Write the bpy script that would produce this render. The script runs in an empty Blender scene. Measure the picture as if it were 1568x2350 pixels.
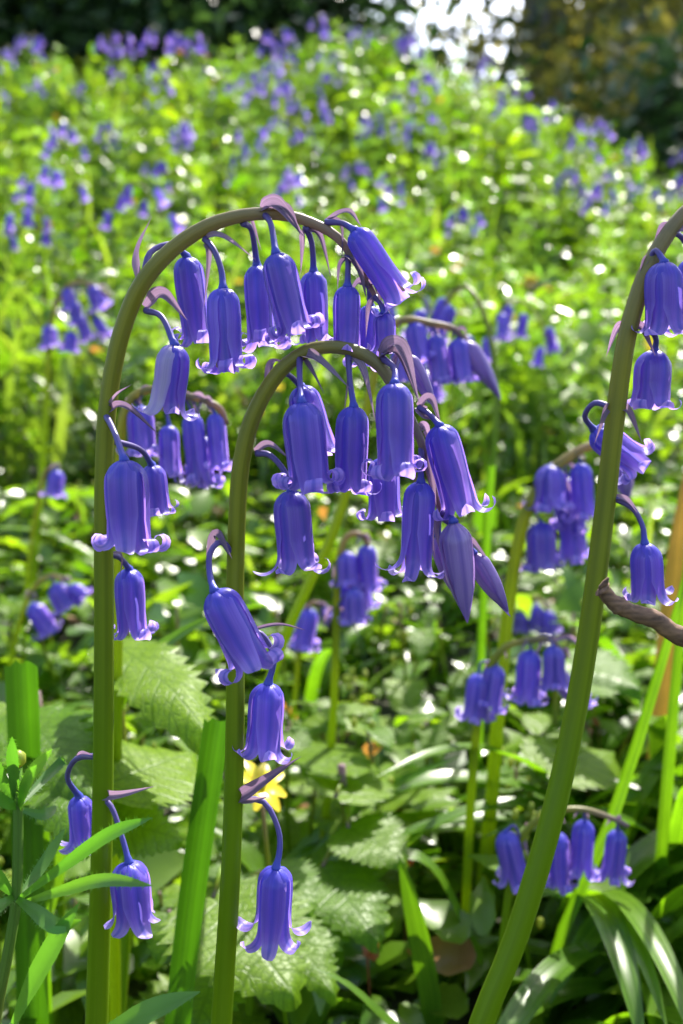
import bpy, math, random
import numpy as np
from mathutils import Vector, Matrix

random.seed(7); RNG = np.random.default_rng(7)
scene = bpy.context.scene
COL = scene.collection
R_ = math.radians

# ------------------------------------------------------------------ camera, sky, sun, exposure
PITCH, FPX, CX, CY, ZC = R_(8), 2210.0, 784.0, 1175.0, 0.24
cam = bpy.data.cameras.new('camera'); camo = bpy.data.objects.new('camera', cam); COL.objects.link(camo)
camo.location = (0, 0, ZC); camo.rotation_euler = (R_(90) - PITCH, 0, 0)
cam.sensor_fit = 'VERTICAL'; cam.sensor_height = 36; cam.lens = 18 / (1175 / FPX)
cam.clip_start = 0.01; cam.clip_end = 500
cam.dof.use_dof = True; cam.dof.focus_distance = 0.186; cam.dof.aperture_fstop = 16.5; cam.dof.aperture_blades = 0
scene.camera = camo

SUN_AZ, SUN_EL = 24, 50
w = bpy.data.worlds.new('World'); scene.world = w; w.use_nodes = True
nt = w.node_tree; bg = nt.nodes['Background']
sky = nt.nodes.new('ShaderNodeTexSky'); sky.sky_type = 'NISHITA'; sky.sun_disc = False
sky.sun_elevation = R_(SUN_EL); sky.sun_rotation = R_(SUN_AZ); sky.dust_density = 2.5; sky.air_density = 1.0
nt.links.new(sky.outputs[0], bg.inputs[0]); bg.inputs[1].default_value = 0.15
sl = bpy.data.lights.new('sun', 'SUN'); sl.energy = 4.5; sl.angle = R_(0.55); sl.color = (1.0, 0.95, 0.86)
so = bpy.data.objects.new('sun', sl); COL.objects.link(so)
sv = Vector((math.sin(R_(SUN_AZ)) * math.cos(R_(SUN_EL)), math.cos(R_(SUN_AZ)) * math.cos(R_(SUN_EL)), math.sin(R_(SUN_EL))))
so.rotation_euler = (-sv).to_track_quat('-Z', 'Y').to_euler(); so.location = sv * 20
vs = scene.view_settings; vs.view_transform = 'Standard'; vs.look = 'None'; vs.gamma = 1.0; vs.use_curve_mapping = False
vs.exposure = 1.75
cy = scene.cycles
cy.use_denoising = True; cy.max_bounces = 8; cy.diffuse_bounces = 4; cy.glossy_bounces = 3; cy.transmission_bounces = 6
cy.transparent_max_bounces = 6; cy.sample_clamp_indirect = 6.0; cy.caustics_reflective = False; cy.caustics_refractive = False

# ------------------------------------------------------------------ photo pixel -> place (pixel = direction, Y = distance)
FWD = Vector((0, math.cos(PITCH), -math.sin(PITCH))); UP = Vector((0, math.sin(PITCH), math.cos(PITCH)))
CAM = Vector((0, 0, ZC))
def ray(px, py): return FWD + Vector((1, 0, 0)) * ((px - CX) / FPX) + UP * (-(py - CY) / FPX)
def P(px, py, Y):
    d = ray(px, py); return CAM + d * (Y / d.y)
def MPP(px, py, Y): return (Y / ray(px, py).y) / FPX
def zrow(py, y): return P(CX, py, y).z

def sstep(a, b, x):
    t = np.clip((x - a) / (b - a), 0, 1); return t * t * (3 - 2 * t)
def smin(a, b, k):
    m = np.minimum(a, b); return m - k * np.log(np.exp(-(a - m) / k) + np.exp(-(b - m) / k))
def terrain(x, y):
    x = np.asarray(x, float); y = np.asarray(y, float)
    xr = np.maximum(0, x)
    yy_ = np.clip(y - 0.19, -1.2, 3.5); up = 0.06 * yy_ + 0.128 * np.maximum(yy_, 0) ** 2 - 0.42 * np.maximum(0, x - 0.22)
    up = up + 0.0
    u = y + 1.15 * xr
    over = 0.93 - 0.30 * (u - 2.75)
    h = smin(up, over, 0.06)
    floor = -1.5 + 1.6 * sstep(1.6, 4.0, y) + 0.085 * np.maximum(y - 3.0, 0)
    floor = np.minimum(floor, 2.6 + 0.0 * y)
    h = -smin(-h, -floor, 0.08)
    near = np.exp(-((y - 0.19) ** 2 + x ** 2) / 0.09)
    h = h + (1 - near) * (0.012 * np.sin(x * 9 + 1.3) * np.cos(y * 7.3) + 0.02 * np.sin(x * 3.1 + y * 2.7))
    return h
def tz(x, y): return float(terrain(x, y))

# ------------------------------------------------------------------ materials
def newmat(name):
    m = bpy.data.materials.new(name); m.use_nodes = True
    t = m.node_tree; t.nodes.clear(); return m, t
def N(t, typ, **kw):
    n = t.nodes.new(typ)
    for k, v in kw.items(): setattr(n, k, v)
    return n
def lk(t, a, b): t.links.new(a, b)
def ramp(t, fac, stops):
    r = N(t, 'ShaderNodeValToRGB'); e = r.color_ramp.elements
    while len(e) < len(stops): e.new(0.5)
    for q, (p, c) in zip(e, stops): q.position = p; q.color = (*c, 1)
    lk(t, fac, r.inputs[0]); return r.outputs[0]
def math_(t, op, a, b=None):
    n = N(t, 'ShaderNodeMath', operation=op)
    for i, v in enumerate((a, b)):
        if v is None: continue
        if isinstance(v, (int, float)): n.inputs[i].default_value = v
        else: lk(t, v, n.inputs[i])
    return n.outputs[0]
def mixc(t, fac, a, b, mode='MIX'):
    n = N(t, 'ShaderNodeMix', data_type='RGBA', blend_type=mode)
    for i, v in ((0, fac), (6, a), (7, b)):
        if isinstance(v, (int, float)): n.inputs[i].default_value = v
        elif isinstance(v, tuple): n.inputs[i].default_value = (*v, 1)
        else: lk(t, v, n.inputs[i])
    return n.outputs[2]
def finish(t, col, trans_col, trans, rough, bump=None, spec=0.5, sub=0):
    p = N(t, 'ShaderNodeBsdfPrincipled'); o = N(t, 'ShaderNodeOutputMaterial')
    if isinstance(col, tuple): p.inputs['Base Color'].default_value = (*col, 1)
    else: lk(t, col, p.inputs['Base Color'])
    p.inputs['Roughness'].default_value = rough; p.inputs['Specular IOR Level'].default_value = spec
    if bump is not None: lk(t, bump, p.inputs['Normal'])
    if trans <= 0: lk(t, p.outputs[0], o.inputs[0]); return
    tr = N(t, 'ShaderNodeBsdfTranslucent')
    if isinstance(trans_col, tuple): tr.inputs[0].default_value = (*trans_col, 1)
    else: lk(t, trans_col, tr.inputs[0])
    mx = N(t, 'ShaderNodeMixShader'); mx.inputs[0].default_value = trans
    lk(t, p.outputs[0], mx.inputs[1]); lk(t, tr.outputs[0], mx.inputs[2]); lk(t, mx.outputs[0], o.inputs[0])
def uvsep(t):
    u = N(t, 'ShaderNodeUVMap'); s = N(t, 'ShaderNodeSeparateXYZ'); lk(t, u.outputs[0], s.inputs[0]); return s.outputs[0], s.outputs[1], u.outputs[0]
def bumpn(t, h, strength, dist):
    b = N(t, 'ShaderNodeBump'); b.inputs['Strength'].default_value = strength; b.inputs['Distance'].default_value = dist
    lk(t, h, b.inputs['Height']); return b.outputs[0]
def noise(t, scale, detail=3, vec=None):
    n = N(t, 'ShaderNodeTexNoise'); n.inputs['Scale'].default_value = scale; n.inputs['Detail'].default_value = detail
    if vec is not None: lk(t, vec, n.inputs['Vector'])
    else:
        g = N(t, 'ShaderNodeTexCoord'); lk(t, g.outputs['Object'], n.inputs['Vector'])
    return n.outputs[0]

def petal_mat(name, base, mid, tip, rib, trans=0.55):
    m, t = newmat(name); u, v, uv = uvsep(t)
    along = ramp(t, v, [(0.0, base), (0.28, mid), (0.7, mid), (1.0, tip)])
    a = math_(t, 'ABSOLUTE', math_(t, 'SUBTRACT', u, 0.5))
    rb = N(t, 'ShaderNodeMapRange'); rb.inputs[1].default_value = 0.20; rb.inputs[2].default_value = 0.02
    lk(t, a, rb.inputs[0])
    fade = math_(t, 'MULTIPLY', rb.outputs[0], 0.75)
    col = mixc(t, fade, along, rib)
    ed = N(t, 'ShaderNodeMapRange'); ed.inputs[1].default_value = 0.36; ed.inputs[2].default_value = 0.5; lk(t, a, ed.inputs[0])
    col = mixc(t, math_(t, 'MULTIPLY', ed.outputs[0], 0.55), col, tip)
    mp = N(t, 'ShaderNodeMapping'); mp.inputs['Scale'].default_value = (26, 1.6, 1); lk(t, uv, mp.inputs[0])
    st = noise(t, 1.0, 3, mp.outputs[0])
    sc_ = ramp(t, st, [(0.3, (0.86, 0.86, 0.90)), (0.7, (1.08, 1.06, 1.04))])
    col = mixc(t, 1.0, col, sc_, 'MULTIPLY')
    oi = N(t, 'ShaderNodeObjectInfo')
    hv = N(t, 'ShaderNodeHueSaturation'); lk(t, col, hv.inputs['Color'])
    lk(t, math_(t, 'MULTIPLY_ADD', oi.outputs['Random'], 0.25), hv.inputs['Value'])
    hv.inputs['Value'].links[0].from_node.inputs[2].default_value = 0.88
    tc = mixc(t, 1.0, hv.outputs[0], (1.5, 1.35, 1.25), 'MULTIPLY')
    fn = noise(t, 1400, 2); hs = math_(t, 'ADD', st, math_(t, 'MULTIPLY', fn, 0.5))
    finish(t, hv.outputs[0], tc, trans, 0.31, bumpn(t, hs, 0.3, 0.0004), 0.5)
    return m
def leaf_mat(name, c1, c2, tr, trans=0.45, rough=0.36, veins=0, island=False, stripes=0, spec=0.5, dry=None):
    m, t = newmat(name); u, v, uv = uvsep(t)
    if island: g = N(t, 'ShaderNodeNewGeometry'); rnd = g.outputs['Random Per Island']
    else: g = N(t, 'ShaderNodeObjectInfo'); rnd = g.outputs['Random']
    stops = [(0.0, c1), (1.0, c2)] if dry is None else [(0.0, c1), (0.975, c2), (0.985, dry), (1.0, dry)]
    col = ramp(t, rnd, stops)
    nz = noise(t, 60, 3)
    col = mixc(t, 1.0, col, ramp(t, nz, [(0.3, (0.8, 0.82, 0.7)), (0.75, (1.18, 1.12, 1.1))]), 'MULTIPLY')
    h = nz
    ctr = None
    if veins:
        a = math_(t, 'ABSOLUTE', math_(t, 'SUBTRACT', u, 0.5))
        s = math_(t, 'SUBTRACT', v, math_(t, 'MULTIPLY', a, 0.55))
        fr = math_(t, 'FRACT', math_(t, 'MULTIPLY', s, float(veins)))
        d = math_(t, 'ABSOLUTE', math_(t, 'SUBTRACT', fr, 0.5))
        mn = math_(t, 'MINIMUM', math_(t, 'MULTIPLY', d, 1.0), math_(t, 'MULTIPLY', a, 5.0))
        vo = N(t, 'ShaderNodeTexVoronoi', feature='DISTANCE_TO_EDGE'); vo.inputs['Scale'].default_value = 20
        lk(t, uv, vo.inputs['Vector'])
        mn2 = math_(t, 'MINIMUM', mn, math_(t, 'MULTIPLY', vo.outputs[0], 1.4))
        mr = N(t, 'ShaderNodeMapRange'); mr.inputs[1].default_value = 0.0; mr.inputs[2].default_value = 0.12; lk(t, mn2, mr.inputs[0])
        h = mr.outputs[0]
        ctr = ramp(t, h, [(0.0, (0.62, 0.7, 0.6)), (1.0, (1.08, 1.06, 1.05))])
        col = mixc(t, 1.0, col, ctr, 'MULTIPLY')
    if stripes:
        mp = N(t, 'ShaderNodeMapping'); mp.inputs['Scale'].default_value = (stripes, 0.3, 1); lk(t, uv, mp.inputs[0])
        h = noise(t, 1.0, 2, mp.outputs[0])
        ctr = ramp(t, h, [(0.32, (0.62, 0.66, 0.6)), (0.68, (1.22, 1.16, 1.14))])
        col = mixc(t, 1.0, col, ctr, 'MULTIPLY')
    tcol = mixc(t, 1.0, col, tr, 'MULTIPLY')
    finish(t, col, tcol, trans, rough, bumpn(t, h, 0.32 if veins else 0.3, 0.0005), spec)
    return m
def stem_mat(name, c0, c1, c2, trans=0.12):
    m, t = newmat(name); u, v, uv = uvsep(t)
    col = ramp(t, v, [(0.0, c0), (0.55, c0), (0.82, c1), (1.0, c2)])
    mp = N(t, 'ShaderNodeMapping'); mp.inputs['Scale'].default_value = (5, 2.2, 1); lk(t, uv, mp.inputs[0])
    st = noise(t, 1.0, 3, mp.outputs[0])
    col = mixc(t, 1.0, col, ramp(t, st, [(0.3, (0.78, 0.8, 0.75)), (0.7, (1.15, 1.12, 1.1))]), 'MULTIPLY')
    finish(t, col, mixc(t, 1.0, col, (1.6, 1.5, 0.9), 'MULTIPLY'), trans, 0.42, bumpn(t, st, 0.25, 0.0004), 0.28)
    return m

VIO = dict(base=(0.085, 0.10, 0.50), mid=(0.235, 0.145, 0.60), tip=(0.40, 0.30, 0.74), rib=(0.085, 0.09, 0.48))
M = {}
M['petal'] = petal_mat('petal_violet', **VIO)
M['bud'] = petal_mat('petal_bud', (0.30, 0.22, 0.46), (0.31, 0.21, 0.50), (0.17, 0.10, 0.40), (0.15, 0.10, 0.38), 0.4)
M['pale'] = petal_mat('petal_worn', (0.36, 0.31, 0.45), (0.42, 0.37, 0.52), (0.30, 0.2, 0.6), (0.3, 0.25, 0.5), 0.5)
M['pedicel'] = stem_mat('pedicel', (0.10, 0.075, 0.24), (0.07, 0.065, 0.32), (0.05, 0.07, 0.42), 0.15)
M['bract'] = leaf_mat('bract', (0.16, 0.115, 0.23), (0.25, 0.185, 0.32), (1.5, 1.3, 1.25), 0.42, 0.38, stripes=14)
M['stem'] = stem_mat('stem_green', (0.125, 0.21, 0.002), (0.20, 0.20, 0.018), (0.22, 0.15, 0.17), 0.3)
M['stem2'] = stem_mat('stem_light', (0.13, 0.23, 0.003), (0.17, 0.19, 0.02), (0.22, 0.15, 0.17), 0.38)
M['stem3'] = stem_mat('stem_backlit', (0.26, 0.36, 0.006), (0.25, 0.28, 0.02), (0.24, 0.16, 0.17), 0.5)  # brighter stem copy: the glow of backlight is put into its colour
M['cream'] = leaf_mat('cream_anther', (0.75, 0.68, 0.45), (0.8, 0.72, 0.5), (1, 1, .9), 0.3, 0.6)
M['nettle'] = leaf_mat('leaf_toothed', (0.075, 0.17, 0.004), (0.135, 0.23, 0.009), (2.5, 2.2, 1.2), 0.54, 0.42, veins=7, spec=.26)
M['herb'] = leaf_mat('leaf_herb', (0.060, 0.145, 0.004), (0.12, 0.22, 0.009), (2.5, 2.1, 1.0), 0.55, 0.30, veins=5, spec=.3)
M['strap'] = leaf_mat('leaf_strap', (0.06, 0.15, 0.008), (0.09, 0.19, 0.010), (2.0, 2.0, 0.6), 0.48, 0.31, stripes=9, spec=.4)
M['blade'] = leaf_mat('leaf_blade', (0.05, 0.14, 0.008), (0.07, 0.17, 0.010), (1.5, 1.9, 0.4), 0.26, 0.34, stripes=5, spec=.35)
M['cleaver'] = leaf_mat('leaf_cleavers', (0.05, 0.15, 0.02), (0.08, 0.19, 0.025), (2.1, 2.1, 0.8), 0.5, 0.42)
M['cleaverstem'] = stem_mat('stem_cleavers', (0.16, 0.13, 0.03), (0.10, 0.19, 0.03), (0.09, 0.19, 0.03), 0.3)
M['cover'] = leaf_mat('cover_leaf', (0.040, 0.115, 0.005), (0.11, 0.20, 0.010), (2.4, 2.15, 1.1), 0.51, 0.28, island=True, dry=(0.20, 0.10, 0.04))
M['feather'] = leaf_mat('cover_feathery', (0.06, 0.15, 0.02), (0.12, 0.22, 0.03), (2.3, 2.1, 1.2), 0.52, 0.30, island=True)
M['grass'] = leaf_mat('cover_grass', (0.07, 0.15, 0.015), (0.15, 0.22, 0.03), (2.2, 2.1, 1.0), 0.48, 0.24, island=True)
M['yellow'] = leaf_mat('petal_yellow', (0.80, 0.62, 0.02), (0.82, 0.66, 0.03), (1.1, 1.0, .5), 0.4, 0.3)
M['lime'] = leaf_mat('bud_lime', (0.22, 0.30, 0.03), (0.3, 0.36, 0.05), (1.6, 1.4, .7), 0.45, 0.45)
M['dryleaf'] = leaf_mat('leaf_dry', (0.15, 0.11, 0.03), (0.18, 0.13, 0.03), (1.5, 1.3, .6), 0.4, 0.55, stripes=8)
M['rust'] = leaf_mat('leaf_rust', (0.22, 0.07, 0.025), (0.28, 0.10, 0.035), (1.5, 1, .7), 0.35, 0.6)
M['litter'] = leaf_mat('leaf_litter', (0.10, 0.045, 0.02), (0.22, 0.10, 0.045), (1.3, 1, .7), 0.25, 0.7, island=True)
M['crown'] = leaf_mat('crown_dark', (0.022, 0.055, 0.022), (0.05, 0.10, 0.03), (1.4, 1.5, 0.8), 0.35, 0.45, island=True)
M['crownlit'] = leaf_mat('crown_sunlit_tone', (0.10, 0.13, 0.03), (0.20, 0.20, 0.05), (1.9, 1.6, 0.9), 0.58, 0.45, island=True)  # lit copy of crown: sunlight painted in as paler, yellower leaf colour
def bark_mat(name, c1, c2, sc, st=(1, 1, .25)):
    m, t = newmat(name); g = N(t, 'ShaderNodeTexCoord'); mp = N(t, 'ShaderNodeMapping')
    mp.inputs['Scale'].default_value = st; lk(t, g.outputs['Object'], mp.inputs[0])
    n = noise(t, sc, 6, mp.outputs[0]); col = ramp(t, n, [(0.3, c1), (0.7, c2)])
    finish(t, col, None, 0, 0.85, bumpn(t, n, 0.9, 0.3 / sc)); return m
M['bark'] = bark_mat('bark', (0.05, 0.042, 0.038), (0.17, 0.15, 0.125), 9)
M['twig'] = bark_mat('twig_bark', (0.045, 0.022, 0.012), (0.24, 0.13, 0.07), 900, (.22, 1, 1))
m, t = newmat('soil'); n1 = noise(t, 40, 8); n2 = noise(t, 6, 4)
c = mixc(t, n2, ramp(t, n1, [(0.3, (0.012, 0.010, 0.007)), (0.7, (0.06, 0.042, 0.026))]), (0.03, 0.045, 0.014))
finish(t, c, None, 0, 0.95, bumpn(t, n1, 1.0, 0.01)); M['soil'] = m

# ------------------------------------------------------------------ mesh helpers
def mesh(name, V, F, mat, UV=None, smooth=True):
    me = bpy.data.meshes.new(name); me.from_pydata([tuple(v) for v in V], [], F)
    if UV is not None:
        l = me.uv_layers.new(name='UVMap'); idx = np.empty(len(me.loops), np.int32); me.loops.foreach_get('vertex_index', idx)
        l.data.foreach_set('uv', np.asarray(UV, np.float32)[idx].ravel())
    if smooth: me.polygons.foreach_set('use_smooth', [True] * len(me.polygons))
    mats = mat if isinstance(mat, list) else [mat]
    for q in mats: me.materials.append(q)
    me.update(); return me
def npmesh(name, V, F, mat, UV=None):
    V = np.asarray(V, np.float32); F = np.asarray(F, np.int32); k = F.shape[1]
    me = bpy.data.meshes.new(name); me.vertices.add(len(V)); me.vertices.foreach_set('co', V.ravel())
    me.loops.add(F.size); me.loops.foreach_set('vertex_index', F.ravel())
    me.polygons.add(len(F)); me.polygons.foreach_set('loop_start', np.arange(0, F.size, k, dtype=np.int32))
    me.polygons.foreach_set('use_smooth', np.ones(len(F), bool))
    if UV is not None:
        l = me.uv_layers.new(name='UVMap'); l.data.foreach_set('uv', np.asarray(UV, np.float32)[F.ravel()].ravel())
    me.materials.append(mat); me.update(calc_edges=True); me.validate(); return me
WM = {}
def link(name, data, parent=None, Mw=None):
    o = bpy.data.objects.new(name, data); COL.objects.link(o)
    Mw = Mw or Matrix.Identity(4)
    if parent is not None:
        o.parent = parent; o.matrix_basis = WM[parent.name].inverted() @ Mw
    else: o.matrix_basis = Mw
    WM[o.name] = Mw; return o
def tag(o, label, cat, group=None, kind=None):
    o['label'] = label
    if cat: o['category'] = cat
    if group: o['group'] = group
    if kind: o['kind'] = kind
    return o
def thing(name, loc, label, cat, group=None, rz=0.0):
    o = link(name, None, None, Matrix.Translation(loc) @ Matrix.Rotation(rz, 4, 'Z')); o.empty_display_size = 0.01
    return tag(o, label, cat, group)
def copy_tree(o, parent=None):
    c = o.copy(); COL.objects.link(c); c.parent = parent
    for ch in o.children: copy_tree(ch, c)
    return c
def catmull(pts, n):
    pts = [Vector(p) for p in pts]
    if len(pts) == 2: return [pts[0].lerp(pts[1], i / n) for i in range(n + 1)]
    q = [2 * pts[0] - pts[1]] + pts + [2 * pts[-1] - pts[-2]]; out = []
    segs = len(pts) - 1; per = max(2, n // segs)
    for i in range(segs):
        a, b, c_, d = q[i:i + 4]
        for k in range(per):
            s = k / per
            out.append(0.5 * ((2 * b) + (c_ - a) * s + (2 * a - 5 * b + 4 * c_ - d) * s * s + (-a + 3 * b - 3 * c_ + d) * s ** 3))
    out.append(pts[-1]); return out
def lerps(vals, n):
    x = np.linspace(0, len(vals) - 1, n); return np.interp(x, range(len(vals)), vals)
def tube(pts, rad, n=8, cap=True):
    m_ = len(pts); V, F, UV = [], [], []
    L = [0]
    for a, b in zip(pts, pts[1:]): L.append(L[-1] + (b - a).length)
    ref = Vector((0.3, -1, 0.2))
    for i, p in enumerate(pts):
        tg = (pts[min(i + 1, m_ - 1)] - pts[max(i - 1, 0)]).normalized()
        sd = tg.cross(ref)
        if sd.length < 1e-3: sd = tg.cross(Vector((1, 0, 0)))
        sd.normalize(); nm = sd.cross(tg); ref = nm
        for k in range(n):
            a = 2 * math.pi * k / n
            V.append(p + (sd * math.cos(a) + nm * math.sin(a)) * rad[i]); UV.append((abs(2 * k / n - 1), L[i] / max(L[-1], 1e-9)))
    for i in range(m_ - 1):
        for k in range(n):
            k2 = (k + 1) % n; F.append((i * n + k, i * n + k2, (i + 1) * n + k2, (i + 1) * n + k))
    if cap:
        F.append(tuple(range(n - 1, -1, -1))); F.append(tuple((m_ - 1) * n + k for k in range(n)))
    return V, F, UV
def ribbon(pts, wid, hint, fold=0.2, nc=5, wave=0.0, ph=0.0):
    m_ = len(pts); V, F, UV = [], [], []
    for i, p in enumerate(pts):
        tg = (pts[min(i + 1, m_ - 1)] - pts[max(i - 1, 0)]).normalized()
        h = hint[i] if isinstance(hint, list) else hint
        sd = tg.cross(h); sd = sd.normalized() if sd.length > 1e-5 else Vector((1, 0, 0)); nm = sd.cross(tg)
        for k in range(nc):
            v = 2 * k / (nc - 1) - 1
            V.append(p + sd * (v * wid[i] / 2) + nm * (fold * abs(v) * wid[i] / 2 + wave * wid[i] * math.sin(i * 0.9 + ph) * v)); UV.append((k / (nc - 1), i / (m_ - 1)))
    for i in range(m_ - 1):
        for k in range(nc - 1): F.append((i * nc + k, i * nc + k + 1, (i + 1) * nc + k + 1, (i + 1) * nc + k))
    return V, F, UV
def tolocal(V, Mw):
    I = Mw.inverted(); return [I @ Vector(v) for v in V]
def join(parts):
    V, F, UV = [], [], []
    for v, f, u in parts:
        o = len(V); V += list(v); F += [tuple(i + o for i in q) for q in f]; UV += list(u)
    return V, F, UV

# ------------------------------------------------------------------ setting: ground
def grid_mesh(xs, ys):
    X, Y = np.meshgrid(xs, ys); Z = terrain(X, Y); nx, ny = len(xs), len(ys)
    V = np.stack([X, Y, Z], -1).reshape(-1, 3); i = np.arange((ny - 1) * nx).reshape(ny - 1, nx)[:, :-1].ravel()
    return V, np.stack([i, i + 1, i + nx + 1, i + nx], -1)
def spaced(lo, hi, a, n):
    s = np.linspace(-1, 1, n); q = np.sinh(s * a) / math.sinh(a); return np.where(q < 0, -q * lo, q * hi)
V, F = grid_mesh(spaced(-120, 120, 7, 181), spaced(-60, 300, 7, 241))
g = link('ground', npmesh('ground', V, F, M['soil'])); tag(g, 'sloping woodland bank of dark soil under the plants', None, kind='structure')

# ------------------------------------------------------------------ bluebell flowers
def petal_geom(L, Rr, inner, curl, start, rnd, ns=26, nc=9, bud=False, tipw=1.0, flare=4.0):
    Rb = Rr * (0.84 if inner else 1.0) * rnd.uniform(.96, 1.05); nn = 160; C = []
    flare = flare * .55 - 2.5; rho = Rb * 0.85; arc = rho * R_(80); thend = R_(95 + 300 * curl); curlL = L * (0.26 + 0.27 * min(curl, 1.0)) if not .1 < curl < .24 else L * .46
    q90 = min(1, (R_(90) / thend) ** (1 / 1.3)); tubeL = max(L - rho - curlL * q90 * 0.78, L * 0.3); tot = arc + tubeL + curlL
    r = Rb * 0.14; z = 0
    for i in range(nn + 1):
        if bud:
            q = i / nn; rad_ = lambda q: Rb * (math.sin(min(1, q / .2) * math.pi / 2) ** .75 * (1 - max(0, (q - .30) / .70) ** 2.1) + .035)
            r = rad_(q); th = math.atan2(rad_(min(1, q + .01)) - rad_(max(0, q - .01)), .02 * L); C.append((r, -L * q, th, q * L)); continue
        f = i / nn * tot
        if f < arc: th = R_(88) + (R_(6) - R_(88)) * (f / arc) ** 0.9
        elif f < arc + tubeL:
            q = (f - arc) / tubeL; th = R_(6) * (1 - q) ** 1.5 - R_(5) * math.sin(q * math.pi) + R_(flare) * q * q
        else:
            q = (f - arc - tubeL) / curlL; th = R_(flare) + (thend - R_(flare)) * q ** 1.3
        C.append((r, z, th, f)); ds = tot / nn; r += math.sin(th) * ds; z -= math.cos(th) * ds
    V, F, UV = [], [], []
    wm = Rb * (0.60 if not inner else 0.68); ph = rnd.random() * 6; wv = rnd.uniform(0.03, 0.10); twist = rnd.uniform(-0.6, 0.6); lean = rnd.uniform(-.25, .25)
    s_t = (arc + tubeL * rnd.uniform(.5, .68)) / tot
    for i in range(ns + 1):
        ss = i / ns; k = min(nn, int(round(ss * nn))); r, z, th, f = C[k]
        wdt = min(wm, max(r, Rb * 0.14) * 0.80); q = 0
        if bud: wdt = min(wm, max(r, Rb * 0.03) * 0.80)
        elif ss > s_t:
            q = (ss - s_t) / (1 - s_t); wdt *= (1 - 0.50 * q)
            if q > 0.78: wdt *= max(0.05, math.sqrt(max(0, 1 - ((q - 0.78) / 0.22) ** 2)))
        nr, nz = math.cos(th), math.sin(th)
        rc = (0.48 + 1.0 * q) * max(r, Rb * 0.3)
        for j in range(nc):
            v = 2 * j / (nc - 1) - 1; tgt = v * wdt
            off = -min(tgt * tgt / (2 * rc), wdt * .6) - 0.045 * Rb * math.exp(-(v / 0.25) ** 2) * (1 - q)
            off += q * wdt * (wv * math.sin(ss * 14 + ph + v * 2.5) + twist * v * 0.5)
            V.append((r + nr * off, tgt + lean * q * q * Rb, z + nz * off)); UV.append((j / (nc - 1), ss))
    for i in range(ns):
        for j in range(nc - 1): F.append((i * nc + j, i * nc + j + 1, (i + 1) * nc + j + 1, (i + 1) * nc + j))
    return V, F, UV
def frame_from_axis(loc, axis, spin):
    zc = (-axis).normalized(); x = Vector((0, -1, 0)); x = (x - zc * x.dot(zc))
    x = x.normalized() if x.length > 1e-4 else Vector((1, 0, 0)); y = zc.cross(x)
    return Matrix.Translation(loc) @ Matrix((x, y, zc)).transposed().to_4x4() @ Matrix.Rotation(spin, 4, 'Z')

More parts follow.
